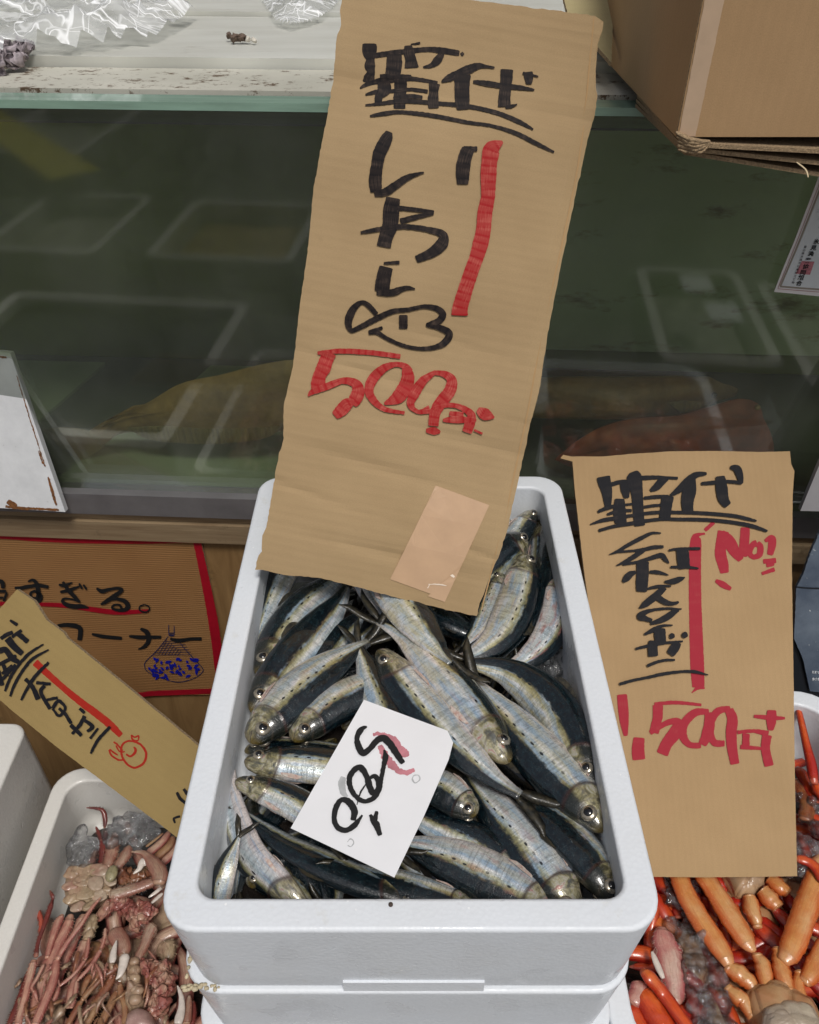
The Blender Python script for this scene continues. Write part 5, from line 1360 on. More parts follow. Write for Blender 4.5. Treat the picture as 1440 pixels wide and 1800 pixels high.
def ice_field(name, label, blobs, parent=None, seed=1):
    """blobs: (world point, radius); crushed ice as one mass of lumps"""
    rg = random.Random(seed); bm = bmesh.new()
    for c_, r in blobs:
        m_ = Matrix.Translation(c_) @ Matrix.Rotation(rg.uniform(0, 6), 4, Vector((rg.random(), rg.random(), rg.random()+.1)).normalized()) @ Matrix.Diagonal((rg.uniform(.7, 1.4), rg.uniform(.6, 1.1), rg.uniform(.5, .9), 1))
        r_ = bmesh.ops.create_icosphere(bm, subdivisions=2 if r < .008 else 3, radius=r, matrix=m_)
        for v_ in r_['verts']:
            d_ = v_.co-c_
            k = 1+.30*noise.noise(v_.co*(1.6/r)+Vector((seed, 0, 0)))+.12*noise.noise(v_.co*(5/r))
            v_.co = c_+d_*k
    o = bm_obj(name, bm, M_ice, parent, True)
    rm = o.modifiers.new('fuse', 'REMESH'); rm.mode = 'VOXEL'; rm.voxel_size = .0013; rm.use_smooth_shade = True
    tag(o, label, None, None, 'stuff')
    return o
bl_ = []
for i in range(120):
    x = rr.uniform(925, 1040); y = rr.uniform(1125, 1330)
    if x < 925+(y-1125)*.25: continue
    bl_.append((atz(x, y, -.590+rr.uniform(-.010, .006)), rr.uniform(.003, .007)))
for i in range(150):
    bl_.append((T0(rr.uniform(-.12, .122), rr.uniform(.275, .69), -.616+rr.uniform(0, .005)), rr.uniform(.003, .007)))
ice_field('crushed_ice', 'crushed ice showing beside and under the sardines in the top foam box', bl_, None, 3)
mw = slab('melt_water', rect(-.130, .130, .272, .700), -.617, -.612, simple('melt_water', (.02, .016, .014), .06, coat=1), None)
tag(mw, 'dark bloody meltwater in the bottom of the sardine box', None, None, 'stuff')

# ================================================================= CRABS
def mat_crab(name, a, b, c_=None, rough=.3, scale=70, spots=True, bump=.5, limbs=True, plates=False, st=.55, edge=None):
    t = NT(name); v = t.coord()
    n = t.noise(v, scale, 5, .65)
    c = t.mix(t.ramp(n, [(.32, 0), (.68, 1)]), a, b)
    if c_: c = t.mix(t.ramp(t.noise(v, scale*.35, 4, .6), [(.46, 0), (.62, .9)]), c, c_)
    bp = t.bump(t.noise(v, 420, 4, .6), bump, .0009)
    if limbs:
        lt = t.attr('lt'); la = t.attr('la')
        cc = t.add('ShaderNodeCombineXYZ'); t.l.new(t.math('MULTIPLY', lt, 3), cc.inputs[0]); t.l.new(t.math('MULTIPLY', la, 4), cc.inputs[1]); oi = t.add('ShaderNodeObjectInfo'); t.l.new(t.math('MULTIPLY', oi.outputs['Random'], 40), cc.inputs[2])
        ln = t.noise(cc.outputs[0], 2.2, 5, .65)
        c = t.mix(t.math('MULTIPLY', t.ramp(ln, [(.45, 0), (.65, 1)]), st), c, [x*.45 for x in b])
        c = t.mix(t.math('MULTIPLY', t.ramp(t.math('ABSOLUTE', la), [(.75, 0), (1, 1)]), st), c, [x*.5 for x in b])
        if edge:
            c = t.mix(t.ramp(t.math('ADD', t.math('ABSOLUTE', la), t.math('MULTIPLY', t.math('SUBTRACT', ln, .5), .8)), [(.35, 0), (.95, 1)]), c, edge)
        has = t.math('GREATER_THAN', t.math('ADD', lt, t.math('ABSOLUTE', la)), .0001)
        jn = t.math('ABSOLUTE', t.math('SUBTRACT', lt, .5))
        jm = t.math('MULTIPLY', t.ramp(t.math('ADD', jn, t.math('MULTIPLY', t.math('SUBTRACT', ln, .5), .12)), [(.40, 0), (.47, .6)]), has)
        c = t.mix(jm, c, [min(1, x*.6+.18*k) for x, k in zip(a, (1.3, .8, .5))])
        rg = t.ramp(jn, [(.415, 0), (.43, st), (.445, 0)])
        c = t.mix(t.math('MULTIPLY', rg, has), c, [x*.25 for x in b])
        bp = t.bump(t.ramp(jn, [(.40, 1), (.43, 0), (.46, 1)]), .5, .0012, bp)
    if plates:
        vo = t.add('ShaderNodeTexVoronoi', feature='DISTANCE_TO_EDGE'); t.l.new(v, vo.inputs['Vector']); vo.inputs['Scale'].default_value = plates
        vo.inputs['Randomness'].default_value = .8
        g_ = t.ramp(vo.outputs['Distance'], [(.0, 1), (.07, 0)])
        c = t.mix(t.math('MULTIPLY', g_, .28), c, [x*.35 for x in b])
        bp = t.bump(t.ramp(vo.outputs['Distance'], [(.0, 0), (.10, 1)]), .55, .002, bp)
    if spots:
        vo = t.add('ShaderNodeTexVoronoi'); t.l.new(v, vo.inputs['Vector']); vo.inputs['Scale'].default_value = 420
        c = t.mix(t.math('MULTIPLY', t.ramp(vo.outputs['Distance'], [(.10, 1), (.2, 0)]), .35), c, [min(1, x*1.5+.05) for x in a])
    t.fin(c, t.ramp(n, [(.35, rough), (.7, rough+.22)]), bp, coat=.3)
    return t.m
M_pk = mat_crab('crab_leg_pink', (.52, .28, .20), (.32, .11, .085), (.54, .38, .27), edge=(.24, .06, .05))
M_br = mat_crab('crab_leg_brown', (.34, .15, .07), (.18, .05, .03), (.38, .24, .12))
M_tan = mat_crab('crab_shell_tan', (.44, .32, .21), (.30, .17, .11), (.37, .28, .17), scale=90, plates=42)
M_claw = mat_crab('crab_claw', (.38, .25, .17), (.26, .11, .08), (.42, .33, .24), scale=60, edge=(.26, .10, .07))
M_white = simple('claw_tip_white', (.70, .62, .55), .3, nscale=160, namt=.3, coat=.3)
M_flesh = mat_crab('crab_flesh', (.38, .13, .10), (.20, .05, .04), (.46, .28, .19), scale=160, bump=1.0, plates=130)
M_dark = mat_crab('crab_leg_dark', (.20, .035, .025), (.10, .018, .015), None)
M_or = mat_crab('crab_leg_orange', (.60, .28, .09), (.52, .18, .05), (.62, .36, .16), rough=.16, scale=60, spots=True, bump=.35, st=.22, edge=(.50, .10, .02))
M_rd = mat_crab('crab_leg_red', (.52, .035, .015), (.36, .015, .01), (.60, .10, .02), rough=.15, scale=40, spots=False, bump=.25, st=.22, edge=(.20, .006, .005))
M_ro = mat_crab('crab_leg_redorange', (.66, .10, .02), (.50, .045, .015), (.66, .18, .04), rough=.15, scale=40, spots=False, bump=.2, st=.22, edge=(.34, .02, .008))
M_bel = mat_crab('crab_belly', (.50, .33, .17), (.44, .19, .08), (.50, .40, .28), rough=.2, scale=34, spots=False, bump=.3, plates=32)
M_pflesh = mat_crab('crab_claw_pink', (.52, .24, .19), (.38, .09, .09), (.56, .40, .32), rough=.2, scale=45, st=.22, edge=(.34, .07, .07))

def limb(name, tf, pts, z, mat, parent, flat=.68, spikes=0, rough=.10, seg=12, spines=0.0):
    """pts (x, y, radius[, dz]) in crop pixels"""
    path = []
    for p in pts:
        x, y, r = tf[0]+p[0]/tf[2], tf[1]+p[1]/tf[2], p[2]/tf[2]
        zz = z+(p[3] if len(p) > 3 else 0)
        w = atz(x, y, zz); dep = (w-CAM).dot(F_)
        path.append((w, r*dep/FPX))
    cr_ = True
    if name == 'leg_joint':
        cr_ = False; (a_, ra), (b_, rb_) = path[0], path[-1]; d_ = b_-a_
        path = [(a_-d_*.16, ra*.92)]+path+[(b_+d_*.16, rb_*.92)]
    return tube(name, path, mat, parent, flat=flat, spikes=0, rough=rough, seg=seg, spines=spines, crab=cr_)
def shell(name, tf, poly, z, h, mat, parent, ribs=0, amp=.0012, fr2=120, seed=0):
    """domed plate from an outline, with grooves between its segments"""
    P = [(tf[0]+x/tf[2], tf[1]+y/tf[2]) for x, y in poly]
    P = smooth_pts(P+[P[0]], len(P)*5)[:-1]
    W = [atz(x, y, z) for x, y in P]
    c = sum(W, Vector())/len(W); verts, faces = [], []
    lv = [(1.0, -h*.6), (1.02, 0), (.96, .35*h), (.84, .68*h), (.66, .88*h), (.44, .97*h), (.22, h), (.06, h)]
    n = len(W)
    ax = max(((a-b) for a in W for b in W), key=lambda q: q.length).normalized()
    for s_, hh in lv:
        for p in W:
            q = c+(p-c)*s_; q.z += hh
            q.z += amp*noise.noise(q*fr2+Vector((seed, 0, 0)))*2
            if ribs:
                g_ = abs(math.sin((q-c).dot(ax)*ribs)); q.z -= amp*1.5*(1-g_)**3*(1 if s_ < 1 else 0)
            verts.append(q)
    for k in range(len(lv)-1):
        for j in range(n):
            j2 = (j+1) % n
            faces.append((k*n+j, k*n+j2, (k+1)*n+j2, (k+1)*n+j))
    faces.append(tuple((len(lv)-1)*n+j for j in range(n))); faces.append(tuple(range(n))[::-1])
    return mesh_obj(name, verts, faces, mat, parent, smooth=True)
def flesh(name, tf, pts, r, z, mat, parent, seed, amp=.7):
    cs = []
    for x, y in pts:
        w = atz(tf[0]+x/tf[2], tf[1]+y/tf[2], z+random.uniform(-.003, .004)); cs.append((w, r/tf[2]*(w-CAM).dot(F_)/FPX*random.uniform(.7, 1.2)))
    return lump(name, cs, mat, parent, seed, amp, 170, 3)

Ll = Zf(20, 1400, 4.645); Mm = Zf(0, 1580, 4); Kk = Zf(1080, 1520, 4); Ee = Zf(1340, 1180, 4.737)
zL = -.868
G1 = 'pink crabs piled in the left foam box'
# crab 1: belly-up at the top of the heap
c1 = thing('crab', 'belly-up pink crab at the top of the left heap, tan plates below ice', 'crab', G1)
shell('body', Ll, [(450, 640), (560, 575), (700, 560), (830, 590), (860, 660), (820, 780), (720, 880), (600, 920), (480, 900), (440, 790)], zL-.004, .014, M_tan, c1, amp=.0022, fr2=190)
for (x, y, rx, ry, an, dz) in [(500, 620, 80, 44, -.5, 0), (610, 590, 84, 46, -.2, .002), (720, 600, 80, 50, .1, .004), (800, 680, 62, 50, .6, .003), (480, 730, 74, 44, -.3, .001), (590, 690, 86, 42, -.2, .006), (690, 710, 70, 60, 0, .007), (500, 830, 80, 40, -.4, .001), (610, 800, 84, 44, -.3, .005), (720, 810, 66, 50, -.5, .003), (540, 900, 70, 34, -.5, -.001), (640, 890, 70, 34, -.5, 0), (780, 770, 50, 40, .3, .001)]:
    pg = [(x+rx*math.cos(q_)*math.cos(an)-ry*math.sin(q_)*math.sin(an)+rr.uniform(-7, 7), y+rx*math.cos(q_)*math.sin(an)+ry*math.sin(q_)*math.cos(an)+rr.uniform(-7, 7)) for q_ in [k_*math.pi/4 for k_ in range(8)]]
    shell('belly_plate', Ll, pg, zL+.008+dz*.5, .0016, rr.choice([M_tan, M_claw, M_claw]), c1, amp=.0005, fr2=260, seed=x)
ball('egg_sac', atz(20+820/4.645, 1400+630/4.645, zL+.022), .008, simple('yellow_green', (.36, .31, .17), .3, nscale=200, namt=.5, coat=.4, bump=1, bscale=200), c1, (.8, 1.2, .5))
limb('leg', Ll, [(610, 92, 4, .02), (700, 98, 11, .02), (750, 120, 16, .018), (768, 200, 17, .012), (760, 260, 11, .008)], zL, M_dark, c1, spines=1.0, rough=.16)
limb('leg', Ll, [(765, 280, 20, .004), (755, 360, 27), (745, 450, 25), (735, 560, 22)], zL+.006, M_dark, c1, spines=1.0, rough=.16)
limb('leg', Ll, [(690, 245, 5), (715, 300, 12), (735, 360, 9)], zL+.008, M_dark, c1, spines=1.0, rough=.16)
limb('leg', Ll, [(845, 300, 18), (830, 420, 47), (810, 500, 43), (780, 580, 36)], zL+.008, M_claw, c1, spines=1.0, rough=.16)
limb('leg', Ll, [(960, 400, 18), (940, 470, 41), (890, 540, 40), (850, 590, 31)], zL+.006, M_claw, c1, spines=1.0, rough=.16)
limb('leg', Ll, [(700, 440, 14), (670, 510, 27), (650, 570, 22)], zL+.004, M_pk, c1, spines=1.0, rough=.16)
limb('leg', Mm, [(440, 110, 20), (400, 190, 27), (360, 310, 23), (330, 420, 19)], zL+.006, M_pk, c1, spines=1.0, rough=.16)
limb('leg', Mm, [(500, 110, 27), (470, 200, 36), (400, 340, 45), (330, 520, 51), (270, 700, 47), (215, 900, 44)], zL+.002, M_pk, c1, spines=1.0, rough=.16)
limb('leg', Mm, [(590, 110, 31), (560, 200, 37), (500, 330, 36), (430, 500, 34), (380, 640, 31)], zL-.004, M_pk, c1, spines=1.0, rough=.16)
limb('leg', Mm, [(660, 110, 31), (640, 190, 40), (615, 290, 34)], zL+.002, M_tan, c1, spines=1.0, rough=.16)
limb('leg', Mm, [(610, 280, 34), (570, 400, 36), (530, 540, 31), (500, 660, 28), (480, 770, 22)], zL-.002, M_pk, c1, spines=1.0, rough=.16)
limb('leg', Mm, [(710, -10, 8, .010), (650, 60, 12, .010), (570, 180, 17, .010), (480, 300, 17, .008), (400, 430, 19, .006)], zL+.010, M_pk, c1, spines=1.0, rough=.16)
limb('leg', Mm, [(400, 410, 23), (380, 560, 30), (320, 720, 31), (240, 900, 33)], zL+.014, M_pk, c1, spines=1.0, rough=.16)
limb('claw_arm', Ll, [(800, 800, 36), (880, 790, 47), (1000, 755, 45), (1110, 715, 41), (1180, 690, 36)], zL+.014, M_claw, c1, spines=1.0, rough=.16)
limb('claw', Ll, [(1200, 720, 52), (1215, 640, 62), (1170, 560, 56), (1120, 500, 36), (1070, 460, 22), (980, 452, 8)], zL+.022, M_claw, c1)
limb('claw_finger', Ll, [(1110, 530, 40), (1070, 540, 30), (1045, 590, 20), (995, 632, 7)], zL+.020, M_white, c1)
limb('claw_spine', Ll, [(1225, 745, 12), (1170, 790, 14), (1120, 825, 6)], zL+.012, M_white, c1)
limb('claw_spine', Ll, [(1235, 790, 12), (1180, 840, 14), (1122, 892, 6)], zL+.012, M_white, c1)
place_root(c1)
c2 = thing('crab', 'crab whose dark red legs stand against the left wall of the left box', 'crab', G1)
limb('leg', Mm, [(350, -60, 5, .01), (372, -10, 11, .01), (362, 40, 16), (320, 160, 16), (280, 270, 14), (262, 340, 12), (255, 410, 20)], zL+.012, M_dark, c2, spines=1.0, rough=.16)
limb('leg', Mm, [(245, 60, 4), (272, 100, 14), (290, 160, 13), (280, 240, 11)], zL+.012, mat_crab('leg_tip', (.5, .12, .06), (.3, .04, .03)), c2, spines=1.0, rough=.16)
limb('leg', Mm, [(240, 430, 27), (210, 560, 27), (175, 700, 27), (120, 900, 27)], zL+.010, M_pk, c2, spines=1.0, rough=.16)
limb('leg', Mm, [(195, 510, 11), (160, 640, 20), (110, 780, 22), (60, 900, 22)], zL+.004, M_dark, c2, spines=1.0, rough=.16)
limb('leg', Mm, [(310, 460, 12), (260, 560, 12), (225, 620, 11), (240, 655, 8)], zL+.012, M_pk, c2, spines=1.0, rough=.16)
limb('leg', Mm, [(330, 380, 16), (350, 470, 19), (300, 640, 23)], zL-.006, M_pk, c2, spines=1.0, rough=.16)
limb('leg', Mm, [(450, 760, 36), (380, 840, 27), (330, 900, 27)], zL-.004, M_tan, c2, spines=1.0, rough=.16)
shell('body', Mm, [(180, 700), (300, 640), (420, 700), (440, 840), (360, 960), (200, 960)], zL-.02, .012, M_tan, c2, amp=.002)
place_root(c2)
c3 = thing('crab', 'crab in the middle of the left heap, with a white-tipped claw pointing down', 'crab', G1)
limb('claw', Mm, [(790, 220, 40), (830, 270, 56), (868, 340, 52), (872, 400, 40)], zL+.014, M_claw, c3)
limb('claw_finger', Mm, [(880, 390, 32), (865, 470, 30), (845, 530, 20), (815, 565, 6)], zL+.018, M_white, c3)
limb('claw_finger', Mm, [(790, 450, 22), (800, 370, 20), (820, 292, 6)], zL+.026, M_white, c3)
limb('leg', Mm, [(742, 205, 9), (735, 280, 11), (710, 360, 14)], zL+.010, M_pk, c3, spines=1.0, rough=.16)
limb('leg', Mm, [(712, 355, 16), (640, 470, 14), (545, 575, 12)], zL+.012, M_pk, c3, spines=1.0, rough=.16)
limb('leg', Mm, [(540, 575, 12), (530, 660, 17), (500, 770, 17)], zL+.010, M_pk, c3, spines=1.0, rough=.16)
limb('leg', Mm, [(625, 270, 6), (618, 350, 11), (600, 430, 12)], zL+.012, M_pk, c3, spines=1.0, rough=.16)
limb('leg', Mm, [(600, 430, 12), (520, 530, 12), (420, 612, 11)], zL+.012, M_pk, c3, spines=1.0, rough=.16)
limb('leg', Mm, [(415, 612, 11), (390, 690, 17), (325, 780, 12)], zL+.010, M_pk, c3, spines=1.0, rough=.16)
limb('leg', Mm, [(830, 470, 27), (740, 530, 27), (660, 610, 22), (575, 715, 19)], zL+.006, M_br, c3, spines=1.0, rough=.16)
limb('leg', Mm, [(575, 715, 19), (530, 790, 19), (470, 900, 20)], zL+.006, M_br, c3, spines=1.0, rough=.16)
limb('leg', Mm, [(810, 520, 23), (750, 620, 31), (660, 770, 36), (590, 900, 37)], zL-.002, M_br, c3, spines=1.0, rough=.16)
limb('leg', Mm, [(825, 640, 16), (780, 740, 27), (700, 900, 31)], zL+.002, M_br, c3, spines=1.0, rough=.16)
limb('leg', Mm, [(845, 590, 17), (850, 660, 20), (880, 760, 20), (875, 900, 19)], zL+.006, M_br, c3, spines=1.0, rough=.16)
limb('leg', Mm, [(640, 530, 20), (600, 600, 22), (570, 680, 14)], zL-.004, M_br, c3, spines=1.0, rough=.16)
shell('body', Mm, [(640, 300), (760, 330), (800, 430), (760, 520), (660, 500), (600, 420)], zL-.024, .010, M_br, c3, amp=.002)
flesh('gill_flesh', Ll, [(800, 900), (860, 860), (920, 880), (760, 960), (960, 920)], 60, zL+.006, M_flesh, c3, 11)
flesh('gill_flesh', Ll, [(1000, 960), (1060, 900), (1090, 980), (1030, 1030), (1120, 930)], 56, zL+.010, M_flesh, c3, 12)
c4 = thing('crab', 'broken crab with red gills open beside lumpy tan shell, left heap', 'crab', G1)
limb('leg', Mm, [(1090, 180, 36), (1060, 220, 40), (1010, 340, 31), (980, 400, 31), (955, 450, 27)], zL+.010, M_claw, c4, spines=1.0, rough=.16)
shell('body', Mm, [(910, 420), (980, 420), (1000, 520), (1000, 640), (1020, 740), (960, 800), (890, 760), (900, 620), (890, 520)], zL+.004, .014, M_tan, c4, ribs=260, amp=.003, fr2=130)
for i, (x, y, r) in enumerate([(945, 440, 36), (950, 500, 40), (945, 560, 42), (965, 640, 46), (950, 710, 46)]):
    ball('knob', atz(x/4, 1580+y/4, zL+.014), r/4*.86/FPX, M_tan, c4, (1, .8, .7))
shell('carapace', Mm, [(900, 830), (960, 790), (1040, 800), (1090, 860), (1090, 960), (900, 960), (885, 890)], zL+.008, .016, mat_crab('carapace_mauve', (.40, .26, .22), (.32, .18, .16)), c4, amp=.0014)
flesh('gill_flesh', Mm, [(1040, 470), (1100, 500), (1150, 490), (1060, 560), (1110, 590), (1180, 560), (1190, 620), (1140, 650)], 46, zL+.010, M_flesh, c4, 21, .9)
flesh('gill_flesh', Mm, [(1080, 720), (1130, 700), (1100, 780), (1150, 740)], 54, zL+.010, M_flesh, c4, 22, .8)
limb('claw_finger', Mm, [(1248, 610, 6), (1275, 690, 16), (1275, 780, 26), (1250, 880, 34)], zL+.014, M_white, c4)
limb('claw_finger', Mm, [(1330, 680, 14), (1325, 760, 24), (1310, 880, 34)], zL+.008, M_claw, c4)
limb('leg', Mm, [(1160, 300, 54), (1180, 380, 54), (1160, 440, 36)], zL-.006, M_tan, c4, spines=1.0, rough=.16)
limb('leg', Mm, [(1355, 720, 16), (1360, 800, 20), (1345, 900, 20)], zL, M_dark, c4, spines=1.0, rough=.16)
c5 = thing('crab', 'crab with three parallel legs reaching up under the narrow sign', 'crab', G1)
for k, dx in enumerate((0, 60, 118)):
    limb('leg', Ll, [(1290+dx*.5, 290+dx*.6, 24), (1230+dx, 370+dx*.5, 32), (1120+dx, 470+dx*.6, 34), (1080+dx, 540+dx*.6, 24)], zL+.004-.003*k, M_pk if k != 1 else M_br, c5, spikes=.06)
limb('leg', Ll, [(1240, 300, 8), (1180, 350, 9), (1100, 410, 9)], zL+.012, M_br, c5, spines=1.0, rough=.16)
flesh('gill_flesh', Ll, [(900, 650), (930, 700), (1050, 640), (1000, 690), (1100, 600)], 60, zL-.004, M_br, c5, 31)
for k in range(70):
    x0_ = rr.uniform(120, 1180); y0_ = rr.uniform(330, 860); an = rr.uniform(1.2, 2.3)+rr.uniform(-.4, .4); L_ = rr.uniform(90, 240); w_ = rr.uniform(5, 14)
    if x0_ > 1500-y0_*.3 or (x0_ < 300 and y0_ < 520): continue
    bx = rr.uniform(-.5, .5)
    tg_ = [c3, c4, c5][k % 3]
    m_ = rr.choice([M_pk, M_br, M_claw, M_tan])
    ca_, sa_ = math.cos(an), abs(math.sin(an)); kk_ = rr.uniform(-.14, .14)*L_
    limb('leg', Mm, [(x0_, y0_, w_*.8, 0), (x0_+L_*.5*ca_+kk_, y0_+L_*.5*sa_, w_, .005), (x0_+L_*ca_, y0_+L_*sa_, w_*.4, -.002)], zL+rr.uniform(.0, .012), m_, tg_, spines=1.0)
place_root(c5); place_root(c3); place_root(c4)
# buried limbs fill the gaps below, built once and copied
def buried(mats, label, group, spots_):
    r0 = thing('crab', label, 'crab', group)
    cen = Vector((0, 0, 0))
    ball('body', cen, .034, mats[0], r0, (1, .85, .4), 16)
    for k in range(8):
        an = math.radians(-60+40*(k % 4)+(180 if k > 3 else 0)); c_, s_ = math.cos(an), math.sin(an)
        P = [(cen+Vector((c_*.028, s_*.024, .002)), .007), (cen+Vector((c_*.055, s_*.05, .010)), .0075), (cen+Vector((c_*.085, s_*.075-.006, .006)), .006), (cen+Vector((c_*.105, s_*.10-.018, -.002)), .004), (cen+Vector((c_*.12, s_*.12-.03, -.006)), .0012)]
        tube('leg', P, mats[1], r0, flat=.7, seg=8)
    for sg in (1, -1):
        tube('claw', [(cen+Vector((sg*.02, .028, 0)), .007), (cen+Vector((sg*.034, .052, .004)), .009), (cen+Vector((sg*.028, .074, .004)), .011), (cen+Vector((sg*.018, .094, .002)), .004)], mats[2], r0, seg=8)
    first = True
    for (x, y, z, rz, ry) in spots_:
        if first: r_ = r0; first = False
        else:
            r_ = r0.copy(); COL.objects.link(r_)
            for ch in r0.children:
                c_ = ch.copy(); COL.objects.link(c_); c_.parent = r_
        r_.location = (x, y, z); r_.rotation_euler = (ry, 0, rz)
        r_['label'] = label
for_l = [(-.33, .05, .0, .3, .1), (-.26, .14, 0, 1.9, -.1), (-.32, .22, 0, 4, .1), (-.24, .28, 0, 2.7, 0), (-.30, .36, 0, .9, .1), (-.22, .05, 0, 5.1, 0), (-.25, .42, 0, 3.4, 0)]
def mk(spots_, z, **k): return [(x, y, CZ+z, rz, ry) for x, y, _, rz, ry in spots_]
buried((M_tan, M_pk, M_claw), 'pink crab buried under the others in the left foam box', 'buried pink crabs', mk([(x, max(y, .18+.02*i), a, b, c) for i, (x, y, a, b, c) in enumerate(for_l)], -.898))
ib = []
for i in range(26):
    a_ = rr.uniform(0, 6.28); q_ = rr.random()**.5
    ib.append((atz(20+(585+q_*115*math.cos(a_))/4.645, 1400+(440+q_*130*math.sin(a_))/4.645, zL+rr.uniform(.0, .010)), rr.uniform(.005, .011)))
for i in range(30):
    a_ = rr.uniform(0, 6.28); q_ = rr.random()**.5
    ib.append((atz(20+(1040+q_*170*math.cos(a_))/4.645, 1400+(260+q_*130*math.sin(a_))/4.645, zL+rr.uniform(.0, .010)), rr.uniform(.005, .011)))
for i in range(14):
    ib.append((atz(20+rr.uniform(760, 980)/4.645, 1400+rr.uniform(230, 430)/4.645, zL+.012), rr.uniform(.003, .007)))
ice_field('crushed_ice', 'lumps of clear ice at the top of the left crab heap', ib, None, 8)
o = slab('melt_water', rect(-.38, -.187, .125, .525), -.925, -.915, bpy.data.materials['melt_water'], None); tag(o, 'dark meltwater in the bottom of the left crab box', None, None, 'stuff')

zR = -.812
G2 = 'red crabs heaped in the right foam box'
k1 = thing('crab', 'orange crab lying belly up in the bottom right corner, thick legs fanning upward', 'crab', G2)
shell('body', Kk, [(905, 910), (960, 860), (1060, 825), (1150, 830), (1230, 880), (1330, 940), (1400, 980), (1440, 1080), (1480, 1240), (1000, 1260), (960, 1120), (915, 1000)], zR, .022, M_bel, k1, ribs=150, amp=.0016, fr2=60)
shell('abdomen', Kk, [(1060, 1010), (1180, 960), (1300, 960), (1400, 1020), (1440, 1200), (1060, 1220), (1040, 1100)], zR+.019, .009, mat_crab('crab_abdomen', (.44, .38, .28), (.34, .26, .20), (.30, .27, .28), rough=.2, scale=25, spots=False, plates=26), k1, ribs=210, amp=.0018, fr2=60)
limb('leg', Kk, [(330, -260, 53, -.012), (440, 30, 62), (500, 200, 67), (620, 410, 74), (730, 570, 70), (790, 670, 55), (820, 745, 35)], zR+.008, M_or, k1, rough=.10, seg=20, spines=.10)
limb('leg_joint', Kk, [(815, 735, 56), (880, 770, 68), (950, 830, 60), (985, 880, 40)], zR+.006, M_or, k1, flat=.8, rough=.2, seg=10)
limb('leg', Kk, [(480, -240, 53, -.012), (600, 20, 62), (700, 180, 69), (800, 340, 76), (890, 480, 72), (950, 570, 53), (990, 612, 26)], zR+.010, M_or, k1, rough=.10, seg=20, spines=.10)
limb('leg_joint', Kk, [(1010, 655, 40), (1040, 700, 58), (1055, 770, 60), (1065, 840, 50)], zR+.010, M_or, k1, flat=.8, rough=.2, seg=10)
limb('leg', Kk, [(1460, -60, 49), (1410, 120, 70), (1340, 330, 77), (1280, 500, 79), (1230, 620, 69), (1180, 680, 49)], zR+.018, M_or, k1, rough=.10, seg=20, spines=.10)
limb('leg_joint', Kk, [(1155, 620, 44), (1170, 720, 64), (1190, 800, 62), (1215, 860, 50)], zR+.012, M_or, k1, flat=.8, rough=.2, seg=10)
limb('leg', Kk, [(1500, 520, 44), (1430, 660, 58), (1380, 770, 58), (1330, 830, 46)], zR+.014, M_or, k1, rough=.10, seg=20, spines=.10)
limb('leg_joint', Kk, [(1300, 780, 40), (1290, 860, 50), (1320, 940, 48), (1370, 1010, 40)], zR+.010, M_or, k1, flat=.8, rough=.2, seg=10)
limb('leg_joint', Kk, [(810, 880, 40), (850, 920, 60), (910, 960, 60), (950, 1040, 44)], zR+.004, M_or, k1, flat=.8, rough=.2, seg=10)
limb('leg_joint', Kk, [(1120, 850, 30), (1130, 900, 40), (1150, 960, 40)], zR+.014, M_bel, k1, flat=.8, rough=.2, seg=10)
place_root(k1)
k2 = thing('crab', 'red crab with its tan belly just under the foot of the right sign', 'crab', G2)
shell('body', Kk, [(720, 40), (860, 0), (1000, 10), (1060, 90), (1040, 180), (960, 240), (860, 250), (800, 160)], zR-.010, .018, M_bel, k2, ribs=200, amp=.0014, fr2=70)
limb('leg_joint', Kk, [(950, 245, 50), (965, 310, 60), (990, 380, 52), (1000, 420, 36)], zR-.002, M_or, k2, flat=.8, rough=.2, seg=10)
limb('leg', Kk, [(990, 410, 40), (1060, 490, 60), (1180, 590, 66), (1330, 740, 70), (1500, 900, 70)], zR-.008, M_rd, k2, rough=.10, seg=18, spines=.12)
limb('leg_joint', Kk, [(1050, 190, 60), (1090, 240, 66), (1140, 290, 54)], zR, M_or, k2, flat=.8, rough=.2, seg=10)
limb('leg', Kk, [(1120, 300, 36), (1200, 390, 44), (1330, 520, 44), (1500, 700, 44)], zR-.004, M_rd, k2, rough=.02)
limb('leg_joint', Kk, [(1100, 100, 50), (1150, 150, 60), (1210, 190, 46)], zR, M_or, k2, flat=.8, rough=.2, seg=10)
limb('leg', Kk, [(1200, 200, 34), (1250, 280, 40), (1340, 380, 40), (1500, 560, 40)], zR-.008, M_rd, k2, rough=.02)
limb('leg', Kk, [(740, 100, 40), (700, 200, 40), (740, 300, 40), (850, 460, 44)], zR-.014, M_rd, k2)
place_root(k2)
k3 = thing('crab', 'bright orange-red crab beside the middle stack at the bottom, with a pink claw', 'crab', G2)
limb('leg', Kk, [(200, 740, 34, .004), (245, 790, 44, .008), (340, 900, 46), (440, 1040, 46), (560, 1200, 46)], zR+.004, M_ro, k3, rough=.10, seg=18, spines=.12)
limb('leg', Kk, [(190, 880, 60), (250, 980, 84), (310, 1080, 90), (380, 1200, 90)], zR-.004, M_ro, k3, rough=.10, seg=18, spines=.12)
limb('leg', Kk, [(100, 1000, 70), (140, 1080, 80), (200, 1200, 80)], zR-.008, M_ro, k3)
limb('leg', Kk, [(160, 820, 50), (170, 900, 60), (120, 980, 60)], zR-.004, M_pflesh, k3)
limb('claw', Kk, [(335, 440, 40), (350, 540, 74), (385, 650, 92), (405, 760, 90), (425, 860, 74), (435, 980, 40)], zR-.004, M_pflesh, k3, flat=.5, rough=.3, seg=18, spines=.5)
limb('claw_finger', Kk, [(265, 610, 12), (300, 700, 22), (345, 800, 16)], zR+.008, M_white, k3)
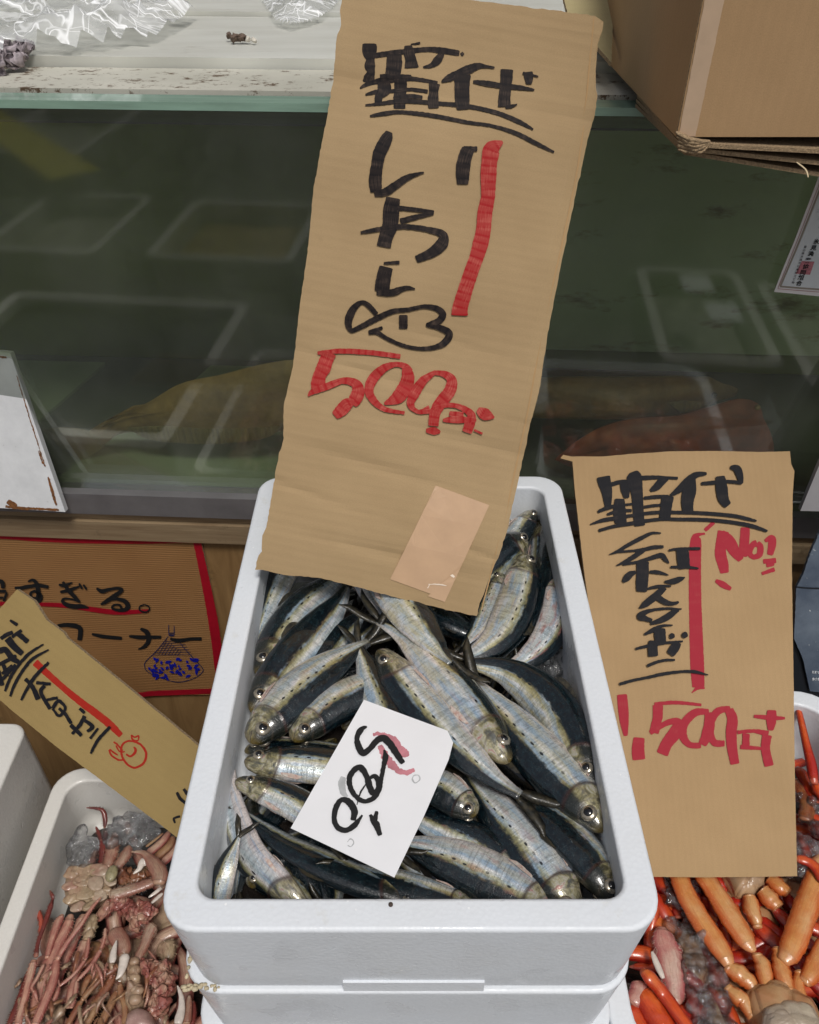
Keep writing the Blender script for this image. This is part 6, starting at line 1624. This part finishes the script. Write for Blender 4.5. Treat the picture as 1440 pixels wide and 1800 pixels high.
limb('leg', Kk, [(640, 520, 40), (660, 620, 56), (720, 760, 60), (740, 880, 40)], zR-.010, M_rd, k3)
limb('leg', Kk, [(340, 120, 30), (420, 240, 40), (460, 380, 40)], zR-.012, M_rd, k3)
place_root(k3)
k4 = thing('crab', 'crab with one thin scarlet leg standing against the far wall of the right box', 'crab', G2)
limb('leg', Ee, [(290, 268, 18, .016), (325, 420, 28, .012), (370, 620, 34, .008), (410, 780, 42, .004), (435, 940, 40)], -.775, M_rd, k4, flat=.8, rough=.02)
limb('leg_joint', Ee, [(440, 940, 40), (470, 1000, 50), (520, 1050, 50)], -.785, M_ro, k4, flat=.8, rough=.2, seg=10)
limb('leg', Ee, [(280, 800, 30), (340, 870, 50), (400, 980, 60), (460, 1100, 60)], -.795, M_rd, k4)
limb('leg', Ee, [(270, 900, 40), (330, 1000, 60), (380, 1120, 60), (360, 1250, 60)], -.798, mat_crab('crab_brown_red', (.28, .06, .02), (.12, .03, .012), (.3, .14, .05), rough=.2), k4)
limb('leg', Ee, [(300, 1350, 30), (340, 1440, 44), (380, 1560, 40)], -.800, M_rd, k4)
limb('leg', Ee, [(280, 1560, 34), (370, 1580, 40), (450, 1640, 46), (520, 1760, 50)], -.785, M_ro, k4, rough=.02)
limb('leg', Ee, [(400, 1180, 50), (480, 1300, 60), (560, 1420, 60)], -.800, M_rd, k4)
place_root(k4)
for_r = [(.30, .10, 0, .5, 0), (.40, .22, 0, 2.1, .1), (.27, .24, 0, 4.1, 0), (.40, .34, 0, 1.1, 0), (.34, .38, 0, 5.0, .1), (.40, .08, 0, 3.0, 0), (.36, .47, 0, 0.3, 0), (.25, .03, 0, 3.6, 0), (.24, .36, 0, 2.9, 0), (.38, .50, 0, 1.7, 0)]
buried((M_bel, M_rd, M_ro), 'red crab buried under the others in the right foam box', 'buried red crabs', mk([(x, max(y, .30+.02*i), a, b, c) for i, (x, y, a, b, c) in enumerate(for_r)], -.832))
ib = []
def scatter(tf, x0, x1, y0, y1, n, z, r0, r1, skew=0):
    for i in range(n):
        y = rr.uniform(y0, y1); x = rr.uniform(x0, x1)+skew*(y-y0)
        ib.append((atz(tf[0]+x/tf[2], tf[1]+y/tf[2], z+rr.uniform(-.006, .004)), rr.uniform(r0, r1)))
scatter(Kk, 330, 620, 120, 560, 44, zR-.004, .004, .010, .25)
scatter(Kk, 470, 720, 520, 1180, 74, zR-.002, .004, .011, .12)
scatter(Kk, 1220, 1440, 0, 140, 12, zR, .004, .009)
scatter(Ee, 300, 520, 1300, 1600, 16, -.795, .006, .012)
scatter(Ee, 300, 500, 1020, 1300, 16, -.800, .004, .009)
ice_field('crushed_ice', 'crushed clear ice between the crabs in the right foam box', ib, None, 6)
o = slab('melt_water', rect(.190, .462, .24, .575), -.858, -.848, bpy.data.materials['melt_water'], None); tag(o, 'dark meltwater in the bottom of the right crab box', None, None, 'stuff')
